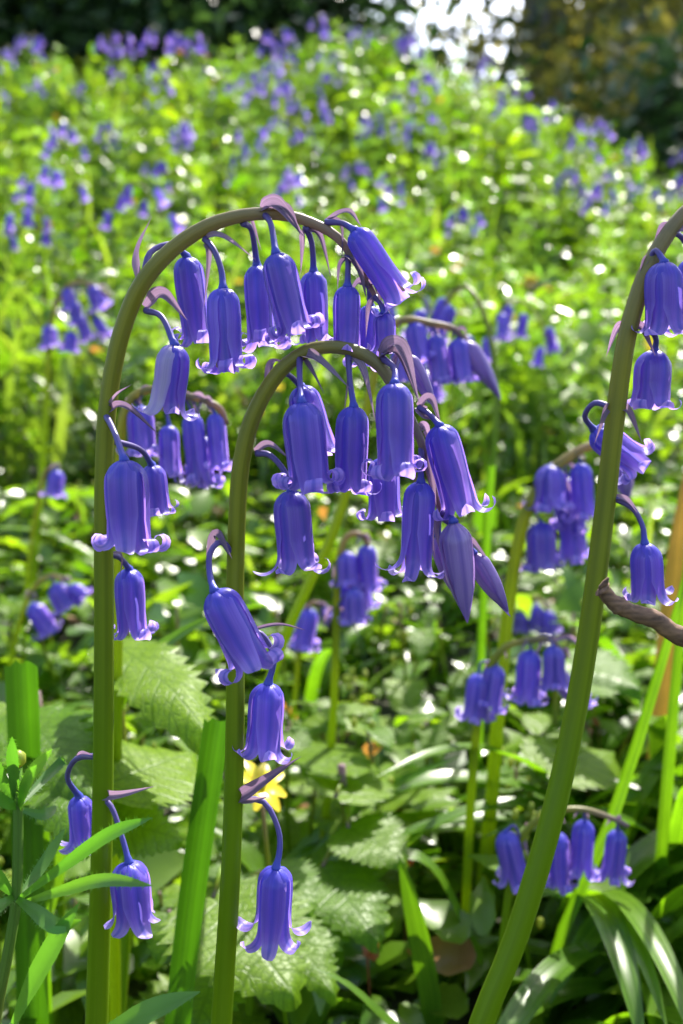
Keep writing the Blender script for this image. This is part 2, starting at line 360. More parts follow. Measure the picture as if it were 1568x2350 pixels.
def flower(root, node, base, tip, wpx, Y, dY=0.0, ped=(), kind='open', curl=0.6, spin=None, bracts=None, tilt=0.0, seed=0, res=1.0, pr=0.00062, curls=None, worn=None, flare=4.0):
    """one hanging bell: mesh 'flower' is its stalk, children are six petals, pistil, bracts; places come from its stem"""
    rnd = random.Random(seed * 131 + int(base[0]) * 7 + int(base[1]))
    B = P(base[0], base[1], Y + dY); T = P(tip[0], tip[1], Y + dY); ax = T - B
    L = ax.length; ax = (ax.normalized() + Vector((0, tilt + rnd.uniform(-0.06, 0.06), 0))).normalized()
    Rr = wpx * MPP(base[0], base[1], Y + dY) / 2
    Mw = frame_from_axis(B, ax, rnd.uniform(0, 1.05) if spin is None else spin)
    npd = len(ped) + 1
    pts = [P(node[0], node[1], Y)] + [P(q[0], q[1], Y + dY * (i + 1) / npd) for i, q in enumerate(ped)] + [B]
    if not ped:
        mid = (pts[0] + B) / 2 + Vector((0, 0, 0.12 * (pts[0] - B).length)); pts.insert(1, mid)
    c_ = catmull(pts, 12); c_.append(B + ax * 0.0004); n_ = len(c_)
    rr = [pr * (1.15 - 0.25 * math.sin(math.pi * i / (n_ - 1))) for i in range(n_)]; rr[-1] = pr * 1.7; rr[-2] = pr * 1.5
    V, F, UV = tube(c_, rr, 8)
    fl = link('flower', mesh('flower', tolocal(V, Mw), F, M['pedicel'], UV), root, Mw)
    bud = kind == 'bud'
    for k in range(6):
        inner = k % 2 == 1
        cu = curl * rnd.uniform(0.45, 1.35) if curls is None else curls[k]
        g_ = petal_geom(L * rnd.uniform(0.93, 1.04), Rr, inner, cu, 0.7, rnd, ns=int(30 * res), nc=9 if res > 0.8 else 5, bud=bud, flare=flare)
        mt = M['bud'] if bud else (M['pale'] if worn == k else M['petal'])
        Mk = Mw @ Matrix.Rotation(R_(60 * k + rnd.uniform(-4, 4)), 4, 'Z')
        link('petal', mesh('petal', g_[0], g_[1], mt, g_[2]), fl, Mk)
    if not bud:
        a = tube([Vector((0, 0, -L * .08)), Vector((0, 0, -L * .3)), Vector((0, 0, -L * .36)), Vector((0, 0, -L * 0.8))], [Rr * .1, Rr * .25, Rr * .07, Rr * .05], 6)
        ps = [a]
        for k in range(6):
            an = R_(60 * k + 20); cx_, sx_ = math.cos(an) * Rr * .62, math.sin(an) * Rr * .62
            ps.append(tube([Vector((cx_, sx_, -L * .4)), Vector((cx_, sx_, -L * .76)), Vector((cx_ * .95, sx_ * .95, -L * .78)), Vector((cx_ * .9, sx_ * .9, -L * .90))], [Rr * .04, Rr * .04, Rr * .10, Rr * .06], 5))
        V, F, UV = join(ps)
        link('pistil', mesh('pistil', V, F, M['cream'], UV), fl, Mw)
    if bracts is None:
        n0 = pts[0]; ln = max((B - n0).length, 0.006) * rnd.uniform(0.8, 1.2); s_ = 1 if tip[0] >= node[0] else -1
        bracts = []
        for q in (s_, -s_ * 0.6):
            e = n0 + Vector((q * ln * 0.55, rnd.uniform(-.3, .3) * ln, -ln * rnd.uniform(0.35, 0.8)))
            bract3(fl, [n0, n0.lerp(e, 0.5) + Vector((0, 0, 0.18 * ln)), e], min(ln * 0.26, .0019), rnd)
    else:
        for b in bracts:
            pp = [P(x, y, Y + dY * 0.5 * i / max(1, len(b[0]) - 1)) for i, (x, y) in enumerate(b[0])]
            pp[0] = P(b[0][0][0], b[0][0][1], Y)
            bract3(fl, pp, b[1] * MPP(b[0][0][0], b[0][0][1], Y), rnd)
    return fl
def bract3(fl, pts, wdt, rnd):
    d = (pts[-1] - pts[0]); sag = Vector((0, rnd.uniform(-.08, .03), .10)) * d.length
    pts = [pts[0]] + [p + sag * (1 if i == len(pts) // 2 - 1 else .4) for i, p in enumerate(pts[1:-1])] + [pts[-1]]
    c_ = catmull(pts, 18); n_ = len(c_)
    ws = [wdt * max(0.03, (0.50 + 0.5 * math.sin(min(1, s / .35) * math.pi / 2)) * (1 - max(0, (s - .3) / .7) ** 1.25)) for s in np.linspace(0, 1, n_)]
    h0 = Vector((rnd.uniform(-.3, .3), -1, rnd.uniform(0.1, 0.7))); h1 = h0 + Vector((rnd.uniform(-.9, .9), .3, rnd.uniform(-.3, .9)))
    V, F, UV = ribbon(c_, ws, [h0.lerp(h1, i / n_) for i in range(n_)], rnd.uniform(0.6, 1.1), 7, 0.05, rnd.random() * 6)
    Mw = WM[fl.name]; link('bract', mesh('bract', tolocal(V, Mw), F, M['bract'], UV), fl, Mw)

def stem_to_ground(pts3):
    """pts3 from the lowest seen point upward; carry on down to the soil along the same line, turning upright"""
    a, b = pts3[0], pts3[1]; d = (a - b).normalized(); d = (d + Vector((0, 0, -0.8))).normalized(); out = []; p = a.copy()
    for _ in range(60):
        g = tz(p.x, p.y)
        if p.z <= g - 0.004: break
        p = p + d * 0.015; d = (d + Vector((0, 0, -0.08))).normalized(); out.append(p.copy())
    return out[::-1]
def bluebell(label, Y, pxs, wpx, mat, group='bluebells in flower', cat='bluebell', yoff=None):
    up = [P(x, y, Y + (0 if yoff is None else yoff[i])) for i, (x, y) in enumerate(pxs)]
    low = stem_to_ground(up); base = low[0] if low else up[0]
    root = thing('bluebell', Vector((base.x, base.y, tz(base.x, base.y))), label, cat, group)
    Mw = WM[root.name]
    rad = [wq * MPP(x, y, Y) / 2 for (x, y), wq in zip(pxs, wpx)]
    allp = low + up; allr = [rad[0] * 1.05] * len(low) + rad
    c_ = catmull(allp, 3 * (len(allp) - 1)); rr = lerps(allr, len(c_))
    V, F, UV = tube(c_, list(rr), 14)
    link('stem', mesh('stem', tolocal(V, Mw), F, mat, UV), root, Mw)
    return root

# --- tall arching stem, left
YA = 0.188
A = bluebell('tallest sharp bluebell at left, its arching stem hung with open violet bells', YA,
    [(222, 2350), (235, 1900), (239, 1500), (238, 1200), (242, 1000), (259, 850), (290, 730), (330, 645), (395, 573), (475, 520), (560, 494), (640, 492), (715, 511), (775, 545), (815, 598), (845, 650), (868, 690)],
    [52, 48, 45, 43, 42, 41, 40, 40, 37, 34, 30, 27, 24, 22, 19, 15, 10], M['stem'])
f = lambda *a, **k: flower(A, *a, **k)
f((330, 640), (428, 588), (450, 790), 78, YA, 0.009, ped=[(345, 580), (395, 560)], curl=0.75, tilt=.1, bracts=[([(320, 648), (318, 595), (349, 496)], 20)], seed=1)
f((470, 548), (512, 660), (524, 862), 88, YA, -0.004, ped=[(492, 575), (508, 620)], curl=0.85, bracts=[([(468, 545), (515, 560), (587, 596)], 17), ([(472, 560), (480, 600), (468, 705)], 17)], seed=2)
f((558, 512), (590, 608), (603, 805), 76, YA, 0.008, ped=[(578, 530)], curl=0.8, bracts=[([(540, 490), (575, 510), (600, 575)], 13)], seed=3)
f((606, 490), (633, 580), (680, 775), 88, YA, -0.007, ped=[(622, 515)], curl=1.0, bracts=[([(600, 484), (640, 490), (700, 545)], 40), ([(608, 482), (660, 492), (690, 540)], 22)], seed=4)
f((702, 520), (720, 622), (727, 790), 72, YA, 0.005, ped=[(716, 560)], curl=0.5, bracts=[([(700, 525), (695, 570), (690, 630)], 15), ([(705, 525), (735, 555), (760, 640)], 17)], seed=5)
f((748, 510), (812, 527), (925, 695), 74, YA, -0.003, ped=[(785, 512)], curl=0.45, flare=10, bracts=[([(745, 508), (780, 525), (785, 600)], 14), ([(750, 506), (800, 496), (830, 520)], 18)], seed=6)
f((800, 590), (798, 655), (796, 815), 70, YA, -0.002, curl=0.55, bracts=[([(790, 585), (815, 620), (842, 690)], 32), ([(795, 590), (780, 620), (775, 665)], 12)], seed=7)
f((862, 682), (882, 716), (884, 815), 60, YA, -0.002, curl=0.15, bracts=[([(860, 680), (845, 720), (840, 775)], 14), ([(862, 680), (880, 690), (897, 725)], 10)], seed=8)
f((846, 655), (850, 700), (838, 850), 62, YA, 0.007, curl=0.6, seed=9)
f((335, 712), (400, 790), (380, 960), 86, YA, -0.006, ped=[(372, 728)], curl=0.3, flare=9, worn=0, spin=-0.6, bracts=[([(335, 706), (380, 688), (430, 735)], 34)], seed=10)
f((240, 948), (285, 1055), (298, 1265), 112, YA, -0.012, ped=[(262, 990)], curl=0.75, flare=7, spin=0.0, curls=[.06, .8, .85, .8, .8, .55], bracts=[([(242, 945), (290, 950), (370, 1003)], 20), ([(245, 945), (270, 920), (303, 882)], 12)], seed=11)
f((240, 1270), (296, 1305), (304, 1470), 78, YA, 0.011, ped=[(275, 1280)], curl=0.8, seed=12, bracts=[([(250, 1270), (278, 1285), (275, 1330)], 9)])
f((250, 1010), (348, 1066), (362, 1180), 68, YA, 0.014, ped=[(320, 1030)], curl=0.7, seed=13, bracts=[])
f((222, 1825), (296, 1978), (312, 2125), 104, YA, -0.006, ped=[(255, 1850), (280, 1920)], curl=0.03, flare=2, bracts=[([(216, 1822), (270, 1838), (354, 1805)], 24)], seed=14, spin=0.5)
f((225, 1735), (182, 1828), (190, 1950), 64, YA, 0.013, ped=[(175, 1742), (155, 1785)], curl=0.3, seed=15, bracts=[([(215, 1735), (185, 1740), (172, 1748)], 14)])

# --- second sharp stem
YB = 0.184
B = bluebell('shorter sharp bluebell in the middle, its nodding tip ending in closed buds', YB,
    [(508, 2350), (530, 2000), (540, 1650), (539, 1400), (546, 1150), (561, 1025), (590, 935), (640, 855), (700, 808), (760, 796), (822, 808), (872, 840), (905, 890), (935, 945), (962, 1000), (980, 1060), (1000, 1140), (1020, 1190)],
    [50, 46, 44, 42, 41, 41, 39, 36, 33, 31, 31, 30, 27, 22, 20, 18, 15, 11], M['stem'])
f = lambda *a, **k: flower(B, *a, **k)
f((688, 815), (692, 922), (714, 1125), 112, YB, -0.010, ped=[(688, 865)], curl=0.9, spin=0.1, curls=[.95, .9, .9, .6, .9, .9], bracts=[([(690, 815), (730, 845), (805, 893)], 30), ([(696, 820), (715, 860), (745, 905)], 12)], seed=21)
f((640, 850), (690, 885), (742, 1050), 88, YB, 0.008, ped=[(665, 862)], curl=0.4, seed=22, bracts=[([(610, 880), (625, 840), (660, 835)], 18)])
f((800, 815), (812, 932), (806, 1140), 86, YB, -0.004, ped=[(803, 870)], curl=0.75, bracts=[([(800, 815), (830, 870), (862, 968)], 26), ([(795, 820), (800, 870), (788, 960)], 9)], seed=23)
f((878, 822), (906, 878), (908, 1095), 98, YB, -0.012, ped=[(905, 845)], curl=1.0, spin=0.35, bracts=[([(872, 815), (920, 815), (962, 925)], 40), ([(876, 818), (915, 830), (958, 915)], 22)], seed=24)
f((900, 880), (932, 812), (1004, 938), 42, YB, 0.006, kind='bud', ped=[(912, 830)], bracts=[([(895, 860), (915, 820), (950, 850)], 12)], seed=25)
f((962, 935), (1008, 975), (1066, 1188), 92, YB, -0.004, ped=[(985, 950)], curl=0.45, flare=10, spin=0.1, bracts=[([(960, 932), (990, 925), (1015, 985)], 22), ([(960, 935), (975, 960), (1010, 960)], 30)], seed=26)
f((955, 985), (878, 1050), (884, 1195), 84, YB, 0.006, ped=[(920, 1015)], curl=0.8, flare=8, seed=27)
f((968, 1030), (966, 1105), (952, 1325), 84, YB, -0.003, curl=0.25, flare=5, bracts=[([(968, 1025), (985, 1090), (1002, 1170)], 26), ([(965, 1040), (958, 1070), (950, 1100)], 9)], seed=28)
f((1015, 1180), (1040, 1195), (1072, 1425), 78, YB, -0.007, kind='bud', ped=[(1030, 1180)], bracts=[([(1012, 1175), (1000, 1230), (1020, 1300)], 16)], seed=29)
f((1020, 1190), (1085, 1268), (1168, 1408), 52, YB, 0.001, kind='bud', ped=[(1055, 1220)], bracts=[([(1060, 1230), (1090, 1265), (1135, 1310)], 20)], seed=30)
f((1010, 1180), (1005, 1225), (1058, 1385), 52, YB, 0.005, kind='bud', bracts=[([(1008, 1185), (990, 1230), (1000, 1290)], 14)], seed=31)
f((588, 1040), (668, 1125), (684, 1315), 98, YB, -0.003, ped=[(620, 1045), (652, 1080)], curl=0.35, flare=6, curls=[.3, .55, .5, .35, .15, .3], spin=0.52, bracts=[([(585, 1035), (620, 1030), (664, 1052)], 20)], seed=32)
f((535, 1275), (492, 1355), (590, 1540), 108, YB, -0.014, ped=[(508, 1243), (482, 1270), (482, 1320)], curl=0.6, flare=8, spin=0.0, curls=[.06, .8, .7, .6, .22, .8], bracts=[([(480, 1275), (500, 1236), (533, 1282)], 24)], seed=33)
f((545, 1450), (616, 1568), (606, 1733), 92, YB, -0.002, ped=[(600, 1455), (628, 1510)], curl=0.6, flare=7, spin=0.25, bracts=[([(560, 1450), (640, 1445), (702, 1446)], 9)], seed=34)
f((545, 1835), (634, 1990), (624, 2170), 92, YB, -0.004, ped=[(605, 1840), (638, 1900), (642, 1950)], curl=0.35, flare=12, spin=0.0, curls=[.05, .45, .23, .4, .22, .4], bracts=[([(538, 1835), (600, 1810), (690, 1737)], 32), ([(540, 1835), (580, 1842), (618, 1828)], 16)], seed=35)

# --- leaning stem at the right edge
YC = 0.196
C = bluebell('thick leaning bluebell stem at right whose tip leaves the picture edge', YC,
    [(1105, 2350), (1185, 2150), (1258, 1910), (1308, 1700), (1352, 1450), (1388, 1170), (1407, 1000), (1432, 810), (1458, 700), (1495, 600), (1568, 492), (1660, 440), (1760, 470), (1810, 540)],
    [54, 54, 53, 52, 49, 46, 45, 43, 41, 38, 34, 28, 22, 14], M['stem'], yoff=[-.008, -.006, -.004, -.002, -.001, 0, 0, 0, 0, 0, 0, 0, 0, 0])
f = lambda *a, **k: flower(C, *a, **k)
f((1490, 600), (1524, 600), (1530, 770), 96, YC, -.004, ped=[(1505, 575)], curl=0.5, flare=6, seed=41)
f((1540, 530), (1590, 590), (1600, 770), 90, YC, 0.006, curl=0.5, seed=42)
f((1440, 750), (1503, 803), (1495, 940), 96, YC, 0.004, ped=[(1480, 750), (1505, 775)], curl=0.5, flare=14, seed=43, spin=0.3)
f((1405, 935), (1362, 985), (1470, 1070), 84, YC, 0.010, ped=[(1365, 925), (1342, 955)], curl=0.5, flare=10, seed=44)
f((1402, 1140), (1480, 1246), (1488, 1380), 84, YC, -.003, ped=[(1450, 1165), (1474, 1205)], curl=0.5, flare=8, curls=[.3, .22, .6, .5, .5, .3], bracts=[([(1402, 1140), (1440, 1165), (1482, 1210)], 18)], seed=45)
f((1620, 450), (1660, 560), (1665, 720), 84, YC, 0, curl=0.5, seed=46)
f((1720, 450), (1740, 560), (1750, 700), 76, YC, 0, curl=0.4, seed=47)

# --- softer bluebells just behind
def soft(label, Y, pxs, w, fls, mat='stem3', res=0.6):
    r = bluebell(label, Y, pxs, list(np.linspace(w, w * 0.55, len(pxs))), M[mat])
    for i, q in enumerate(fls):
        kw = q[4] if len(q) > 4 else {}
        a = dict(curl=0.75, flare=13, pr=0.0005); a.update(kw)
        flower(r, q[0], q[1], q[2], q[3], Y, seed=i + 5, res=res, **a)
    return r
soft('soft bluebell between the two right stems with bells crowded at a bent tip', 0.345,
    [(1066, 2350), (1118, 1950), (1150, 1560), (1180, 1300), (1212, 1165), (1262, 1085), (1320, 1040), (1375, 1020), (1410, 1050)], 34,
    [((1235, 1110), (1266, 1066), (1262, 1175), 84, dict(ped=[(1245, 1075)], flare=16)), ((1325, 1040), (1332, 1062), (1342, 1198), 58),
     ((1212, 1165), (1242, 1198), (1244, 1308), 78, dict(flare=12)), ((1270, 1085), (1308, 1150), (1318, 1288), 66, dict(dY=.01)), ((1290, 1065), (1302, 1095), (1300, 1225), 62, dict(dY=.01)),
     ((1400, 1030), (1425, 1050), (1440, 1150), 52, dict(kind='bud'))])
soft('soft low bluebell behind the right stems with a short flat arch of four bells', 0.33,
    [(1068, 2120), (1080, 1850), (1098, 1640), (1120, 1540), (1160, 1485), (1215, 1470), (1262, 1468), (1300, 1510)], 22,
    [((1130, 1520), (1100, 1545), (1090, 1650), 62, dict(ped=[(1105, 1520)])), ((1150, 1500), (1138, 1525), (1120, 1625), 62), ((1215, 1470), (1218, 1492), (1208, 1615), 66, dict(flare=12)),
     ((1262, 1468), (1270, 1482), (1272, 1580), 58, dict(dY=-.004)), ((1290, 1490), (1280, 1535), (1332, 1640), 44, dict(kind='bud')), ((1270, 1470), (1300, 1560), (1345, 1625), 50, dict(dY=.008))])
soft('small bluebell low at right with four bells on a wiry arched stalk', 0.285,
    [(1138, 2350), (1160, 2110), (1182, 1970), (1218, 1895), (1278, 1862), (1340, 1858), (1400, 1876), (1442, 1895)], 20,
    [((1195, 1925), (1160, 1908), (1188, 2030), 66, dict(ped=[(1180, 1895)])), ((1270, 1865), (1282, 1912), (1284, 2038), 58, dict(flare=4)), ((1340, 1860), (1342, 1882), (1332, 2010), 58), ((1415, 1880), (1418, 1905), (1406, 2020), 54)], mat='stem')
soft('soft bluebell peeping out behind the tall left stem with five clustered bells', 0.275,
    [(262, 2100), (268, 1700), (272, 1300), (274, 1040), (292, 930), (340, 895), (410, 905), (465, 918), (505, 938), (520, 975)], 26,
    [((300, 920), (322, 930), (330, 1050), 70), ((345, 895), (388, 975), (392, 1095), 54, dict(ped=[(375, 920)])), ((420, 905), (440, 948), (458, 1115), 56), ((470, 918), (494, 948), (506, 1080), 50), ((440, 912), (465, 1000), (470, 1120), 52, dict(dY=.006))])
soft('soft bluebell right of centre whose single-sided tip points down beyond the arch', 0.325,
    [(560, 1760), (640, 1500), (705, 1350), (768, 1215), (812, 1060), (850, 900), (880, 775), (925, 735), (985, 742), (1040, 755), (1075, 790)], 26,
    [((925, 735), (952, 738), (965, 835), 58), ((985, 742), (1000, 768), (1012, 885), 56), ((1035, 752), (1052, 775), (1062, 885), 60), ((1050, 760), (1065, 780), (1146, 912), 44, dict(kind='bud')), ((890, 760), (915, 800), (925, 880), 52)])
soft('soft bluebell under the middle arch with a short dense spike on a tall stalk', 0.36,
    [(705, 2200), (742, 1930), (766, 1620), (772, 1420), (778, 1290), (796, 1232), (832, 1228), (848, 1262)], 22,
    [((782, 1280), (796, 1265), (800, 1345), 54), ((832, 1230), (842, 1250), (846, 1358), 54), ((772, 1400), (815, 1350), (816, 1432), 54, dict(dY=-.008)), ((780, 1330), (788, 1335), (786, 1420), 50, dict(dY=.008)), ((780, 1300), (822, 1320), (838, 1400), 48, dict(dY=.006))])
soft('small single-belled bluebell behind the middle stem at knee height', 0.43,
    [(655, 1900), (668, 1700), (684, 1520), (690, 1430), (712, 1385), (738, 1385)], 14,
    [((705, 1390), (712, 1396), (692, 1488), 56), ((738, 1385), (748, 1390), (752, 1440), 24, dict(kind='bud'))])
soft('far left soft bluebell on a thin upright stalk with a spray of nodding bells', 0.62,
    [(78, 1330), (92, 1150), (104, 960), (112, 800), (124, 710), (155, 655), (205, 650), (250, 680)], 15,
    [((115, 740), (112, 745), (118, 800), 40), ((130, 690), (155, 660), (160, 720), 34), ((160, 660), (170, 690), (178, 750), 34), ((205, 650), (210, 655), (235, 710), 44), ((180, 652), (180, 720), (205, 785), 32), ((225, 660), (218, 730), (250, 775), 30), ((130, 720), (165, 760), (160, 810), 34)], res=0.45)
soft('blurred low bluebell at the left edge with two tilted bells', 0.47,
    [(20, 1560), (40, 1450), (70, 1360), (110, 1322), (150, 1328)], 13,
    [((70, 1360), (72, 1385), (118, 1455), 52), ((115, 1322), (125, 1340), (160, 1400), 60), ((150, 1328), (160, 1345), (200, 1375), 44)], res=0.45)
soft('blurred single bell hanging on a thin stalk left of the tall stem', 0.5,
    [(62, 1330), (78, 1200), (100, 1090), (128, 1068)], 9, [((128, 1068), (132, 1078), (124, 1142), 42)], res=0.45)
soft('blurred bluebell behind the right buds, low over bright leaves', 0.55,
    [(1190, 1640), (1196, 1480), (1205, 1390), (1235, 1370), (1260, 1400)], 12,
    [((1200, 1395), (1195, 1400), (1190, 1450), 44), ((1235, 1372), (1228, 1385), (1225, 1445), 44), ((1255, 1385), (1255, 1400), (1262, 1455), 44)], res=0.45)

# ------------------------------------------------------------------ leaves
def toothed_leaf(n=22, teeth=0.10, wid=0.36, droop=0.25, fold=0.18, seed=0, puck=0.02):
    rnd = random.Random(seed); V, F, UV = [], [], []; cols = [-1, -.66, -.33, 0, .33, .66, 1]
    bend = rnd.uniform(-.08, .08)
    for i in range(n + 1):
        s = i / n
        wd = wid * (math.sin(math.pi * min(1, s * 0.93 + 0.07) ** 0.72) ** 0.85 if s < 1 else 0.0) + 0.004
        if i == 0: wd = wid * 0.22
        for v in cols:
            e = abs(v); k = 1.0; dy = -0.06 * e * (1 - s)
            if e == 1 and 0 < i < n: k = 1 + (teeth if i % 2 else -teeth); dy += 0.025 if i % 2 else 0
            x = v * wd * k
            z = -droop * s * s + fold * abs(x) + puck * math.sin(s * 21 + 3 * e) * e - 0.10 * e * e * s
            V.append((x + bend * s * s, s + dy, z)); UV.append((0.5 + v / 2 * wd / wid, s))
    c_ = len(cols)
    for i in range(n):
        for k in range(c_ - 1): F.append((i * c_ + k, i * c_ + k + 1, (i + 1) * c_ + k + 1, (i + 1) * c_ + k))
    return V, F, UV
LEAF = [mesh('toothed_leaf', *(lambda q: (q[0], q[1], M['nettle'], q[2]))(toothed_leaf(seed=k, droop=0.1 + 0.09 * k, wid=0.30 + 0.03 * k, fold=0.1 + .06 * k))) for k in range(5)]
OVAL = [mesh('oval_leaf', *(lambda q: (q[0], q[1], M['herb'], q[2]))(toothed_leaf(14, 0.03, 0.24 + 0.05 * k, 0.15 + 0.1 * k, 0.15, seed=k + 9))) for k in range(4)]
def leaf_matrix(p, direc, normal, size):
    y = direc.normalized(); x = y.cross(normal).normalized(); z = x.cross(y)
    return Matrix.Translation(p) @ Matrix((x, y, z)).transposed().to_4x4() @ Matrix.Scale(size, 4)
def herb(x, y, h, size, label, group, kind=0, lean=(0, 0), seed=0, name='herb', cat='herb plant', pairs=None, tipflower=False, nb=7):
    rnd = random.Random(seed); z0 = tz(x, y); root = thing(name, (x, y, z0), label, cat, group); Mw = WM[root.name]
    top = Vector((x + lean[0] * h, y + lean[1] * h, z0 + h)); base = Vector((x, y, z0 - 0.003))
    midp = base.lerp(top, 0.5) + Vector((rnd.uniform(-.06, .06) * h, rnd.uniform(-.06, .06) * h, 0))
    c_ = catmull([base, midp, top], 10); V, F, UV = tube(c_, list(np.linspace(0.0014, 0.0007, len(c_))), 5)
    link('stem', mesh('stem', tolocal(V, Mw), F, M['stem2'], UV), root, Mw)
    pairs = pairs or max(2, int(h / 0.028)); a0 = rnd.uniform(0, 6.28)
    for k in range(pairs):
        s = 0.30 + 0.70 * k / max(1, pairs - 1); p = c_[min(len(c_) - 1, int(s * (len(c_) - 1)))]
        sz = size * (1.0 - 0.55 * max(0, s - 0.55) / 0.45) * rnd.uniform(0.8, 1.15)
        for q in (0, 1):
            a = a0 + k * math.pi / 2 + q * math.pi + rnd.uniform(-.3, .3)
            d = Vector((math.cos(a), math.sin(a), rnd.uniform(-0.25, 0.45)))
            nrm = Vector((rnd.uniform(-.25, .25), rnd.uniform(-.25, .25), 1))
            me = LEAF[rnd.randrange(5)] if kind == 0 else OVAL[rnd.randrange(4)]
            link('leaf', me, root, leaf_matrix(p + d * 0.002, d, nrm, sz))
    if tipflower:
        for k in range(nb):
            a = rnd.uniform(0, 6.28); p = c_[-1 - rnd.randrange(4)] + Vector((math.cos(a), math.sin(a), rnd.uniform(-.3, .6))) * 0.006
            V, F, UV = tube([p, p + Vector((0, 0, .0012)), p + Vector((0, 0, .003)), p + Vector((0, 0, .004))], [.0005, .0013, .0012, .0003], 6)
            link('bud', mesh('bud', tolocal(V, Mw), F, M['lime'], UV), root, Mw)
    return root
def big_leaf_plant(label, leaves, Yb, basepx, seed):
    """a toothed-leaved plant whose large leaves hang where the photo shows them, joined to one stalk"""
    b = P(*basepx, Yb); root = thing('dead_nettle', (b.x, b.y, tz(b.x, b.y)), label, 'herb plant', 'toothed-leaved herbs near the camera'); Mw = WM[root.name]
    top = max((P(*l[0], l[3]) for l in leaves), key=lambda v: v.z)
    base = Vector((b.x, b.y, tz(b.x, b.y) - .003)); topc = Vector((top.x * .7 + b.x * .3, max(top.y, Yb), top.z + 0.004))
    c_ = catmull([base, base.lerp(topc, .5) + Vector((.004, .004, 0)), topc], 12); V, F, UV = tube(c_, [0.0016] * len(c_), 6)
    link('stem', mesh('stem', tolocal(V, Mw), F, M['stem2'], UV), root, Mw)
    for i, (p0, p1, wpx, y0, y1, nz) in enumerate(leaves):
        a = P(*p0, y0); y1 = min(max((a.z - nz - ZC) / (ray(*p1).z / ray(*p1).y), y0 - .06), y0 + .06); t_ = P(*p1, y1); d = t_ - a; L = d.length; wd = wpx * MPP(*p0, y0)
        q = toothed_leaf(26, 0.11, min(0.62, wd / L / 2), 0.12, 0.12, seed=seed + i, puck=0.012)
        lf = link('leaf', mesh('leaf', q[0], q[1], M['nettle'], q[2]), root, leaf_matrix(a, d, Vector((.1, -.25, 1)), L))
        near = min(c_, key=lambda v: (v - a).length); V, F, UV = tube([near, near.lerp(a, .5) + Vector((0, 0, .002)), a], [0.0008] * 3, 5)
        link('leaf_stalk', mesh('leaf_stalk', tolocal(V, WM[lf.name]), F, M['stem2'], UV), lf, WM[lf.name])
    return root
big_leaf_plant('pale sunlit toothed leaves low between the two sharp stems', [((225, 1810), (470, 1700), 330, .258, 0, .0), ((262, 1480), (520, 1615), 190, .30, 0, .0), ((230, 1880), (420, 1915), 210, .262, 0, .004), ((200, 1680), (80, 1610), 190, .29, 0, .0)], .275, (235, 2010), 1)
big_leaf_plant('large pale toothed leaves behind the lowest middle bell', [((490, 2060), (672, 2250), 330, .275, 0, .004), ((640, 2110), (770, 2260), 150, .28, 0, .004), ((520, 2180), (440, 2340), 190, .27, 0, .004), ((600, 2000), (700, 2080), 200, .30, 0, 0)], .29, (560, 2260), 11)
big_leaf_plant('toothed leaves at the left edge behind the cut blade', [((60, 1640), (190, 1790), 230, .29, 0, 0), ((20, 1620), (-60, 1700), 180, .3, 0, 0), ((110, 1740), (215, 1880), 190, .27, 0, 0)], .3, (100, 1980), 21)
big_leaf_plant('dark toothed leaves low in front of the tall soft stalk', [((770, 1830), (880, 1720), 200, .32, 0, 0), ((740, 1990), (850, 2130), 200, .31, 0, 0), ((790, 1780), (690, 1640), 170, .33, 0, 0), ((760, 2050), (690, 2190), 180, .3, 0, 0), ((800, 1900), (930, 1960), 190, .32, 0, 0)], .33, (770, 2130), 31)
big_leaf_plant('bright toothed leaves between the right-hand stalks', [((1250, 1770), (1425, 1700), 220, .35, 0, 0), ((1200, 1810), (1100, 1750), 160, .36, 0, 0), ((1300, 1500), (1460, 1560), 170, .40, 0, 0), ((1330, 1580), (1450, 1480), 160, .40, 0, 0), ((1240, 1690), (1350, 1640), 150, .38, 0, 0)], .37, (1240, 1900), 41)

# cut and arching strap leaves of bluebells
def strap(root, pts, wid, hint, cut=False, mat='strap', nc=7, fold=0.35, name='leaf'):
    c_ = catmull(pts, 22); n_ = len(c_); s = np.linspace(0, 1, n_)
    ws = [wid * ((0.75 + 0.25 * min(1, q * 4)) * (1 if cut else max(0.03, 1 - max(0, (q - 0.6) / 0.4) ** 1.8))) for q in s]
    V, F, UV = ribbon(c_, ws, hint, fold, nc)
    if cut:
        for k in range(nc): V[-nc + k] = Vector(V[-nc + k]) + (c_[-1] - c_[-2]).normalized() * wid * random.uniform(-.2, .12)
    Mw = WM[root.name]; return link(name, mesh(name, tolocal(V, Mw), F, M[mat], UV), root, Mw)
def single_blade(label, pxs, Y, wpx, mat='strap', cut=True, fold=0.35, name='strap_leaf', cat='leaf', hint=Vector((0.25, -1, 0.15))):
    up = [P(x, y, Y) for x, y in pxs]; low = stem_to_ground(up); b = low[0] if low else up[0]
    root = thing(name, (b.x, b.y, tz(b.x, b.y)), label, cat)
    strap(root, (low + up) if low else up, wpx * MPP(*pxs[-1], Y), hint, cut, mat, fold=fold, name='blade'); return root
single_blade('broad dark green leaf blade cut square across, at the left edge', [(70, 2100), (62, 1800), (50, 1512)], .262, 72, mat='blade', fold=.75)
single_blade('tall folded green leaf blade with torn square top beside the middle stem', [(405, 2350), (435, 2080), (470, 1830), (498, 1642)], .238, 62, mat='blade', fold=.7)
single_blade('narrow green blade crossing the ground behind the left stem', [(95, 2350), (85, 2100), (88, 1900), (95, 1830)], .27, 55)
single_blade('cut pale green stalk standing behind the middle plant buds', [(1090, 1900), (1100, 1500), (1112, 1250), (1124, 1066)], .4, 22, mat='strap', fold=.9, cat='stalk', name='cut_stalk')
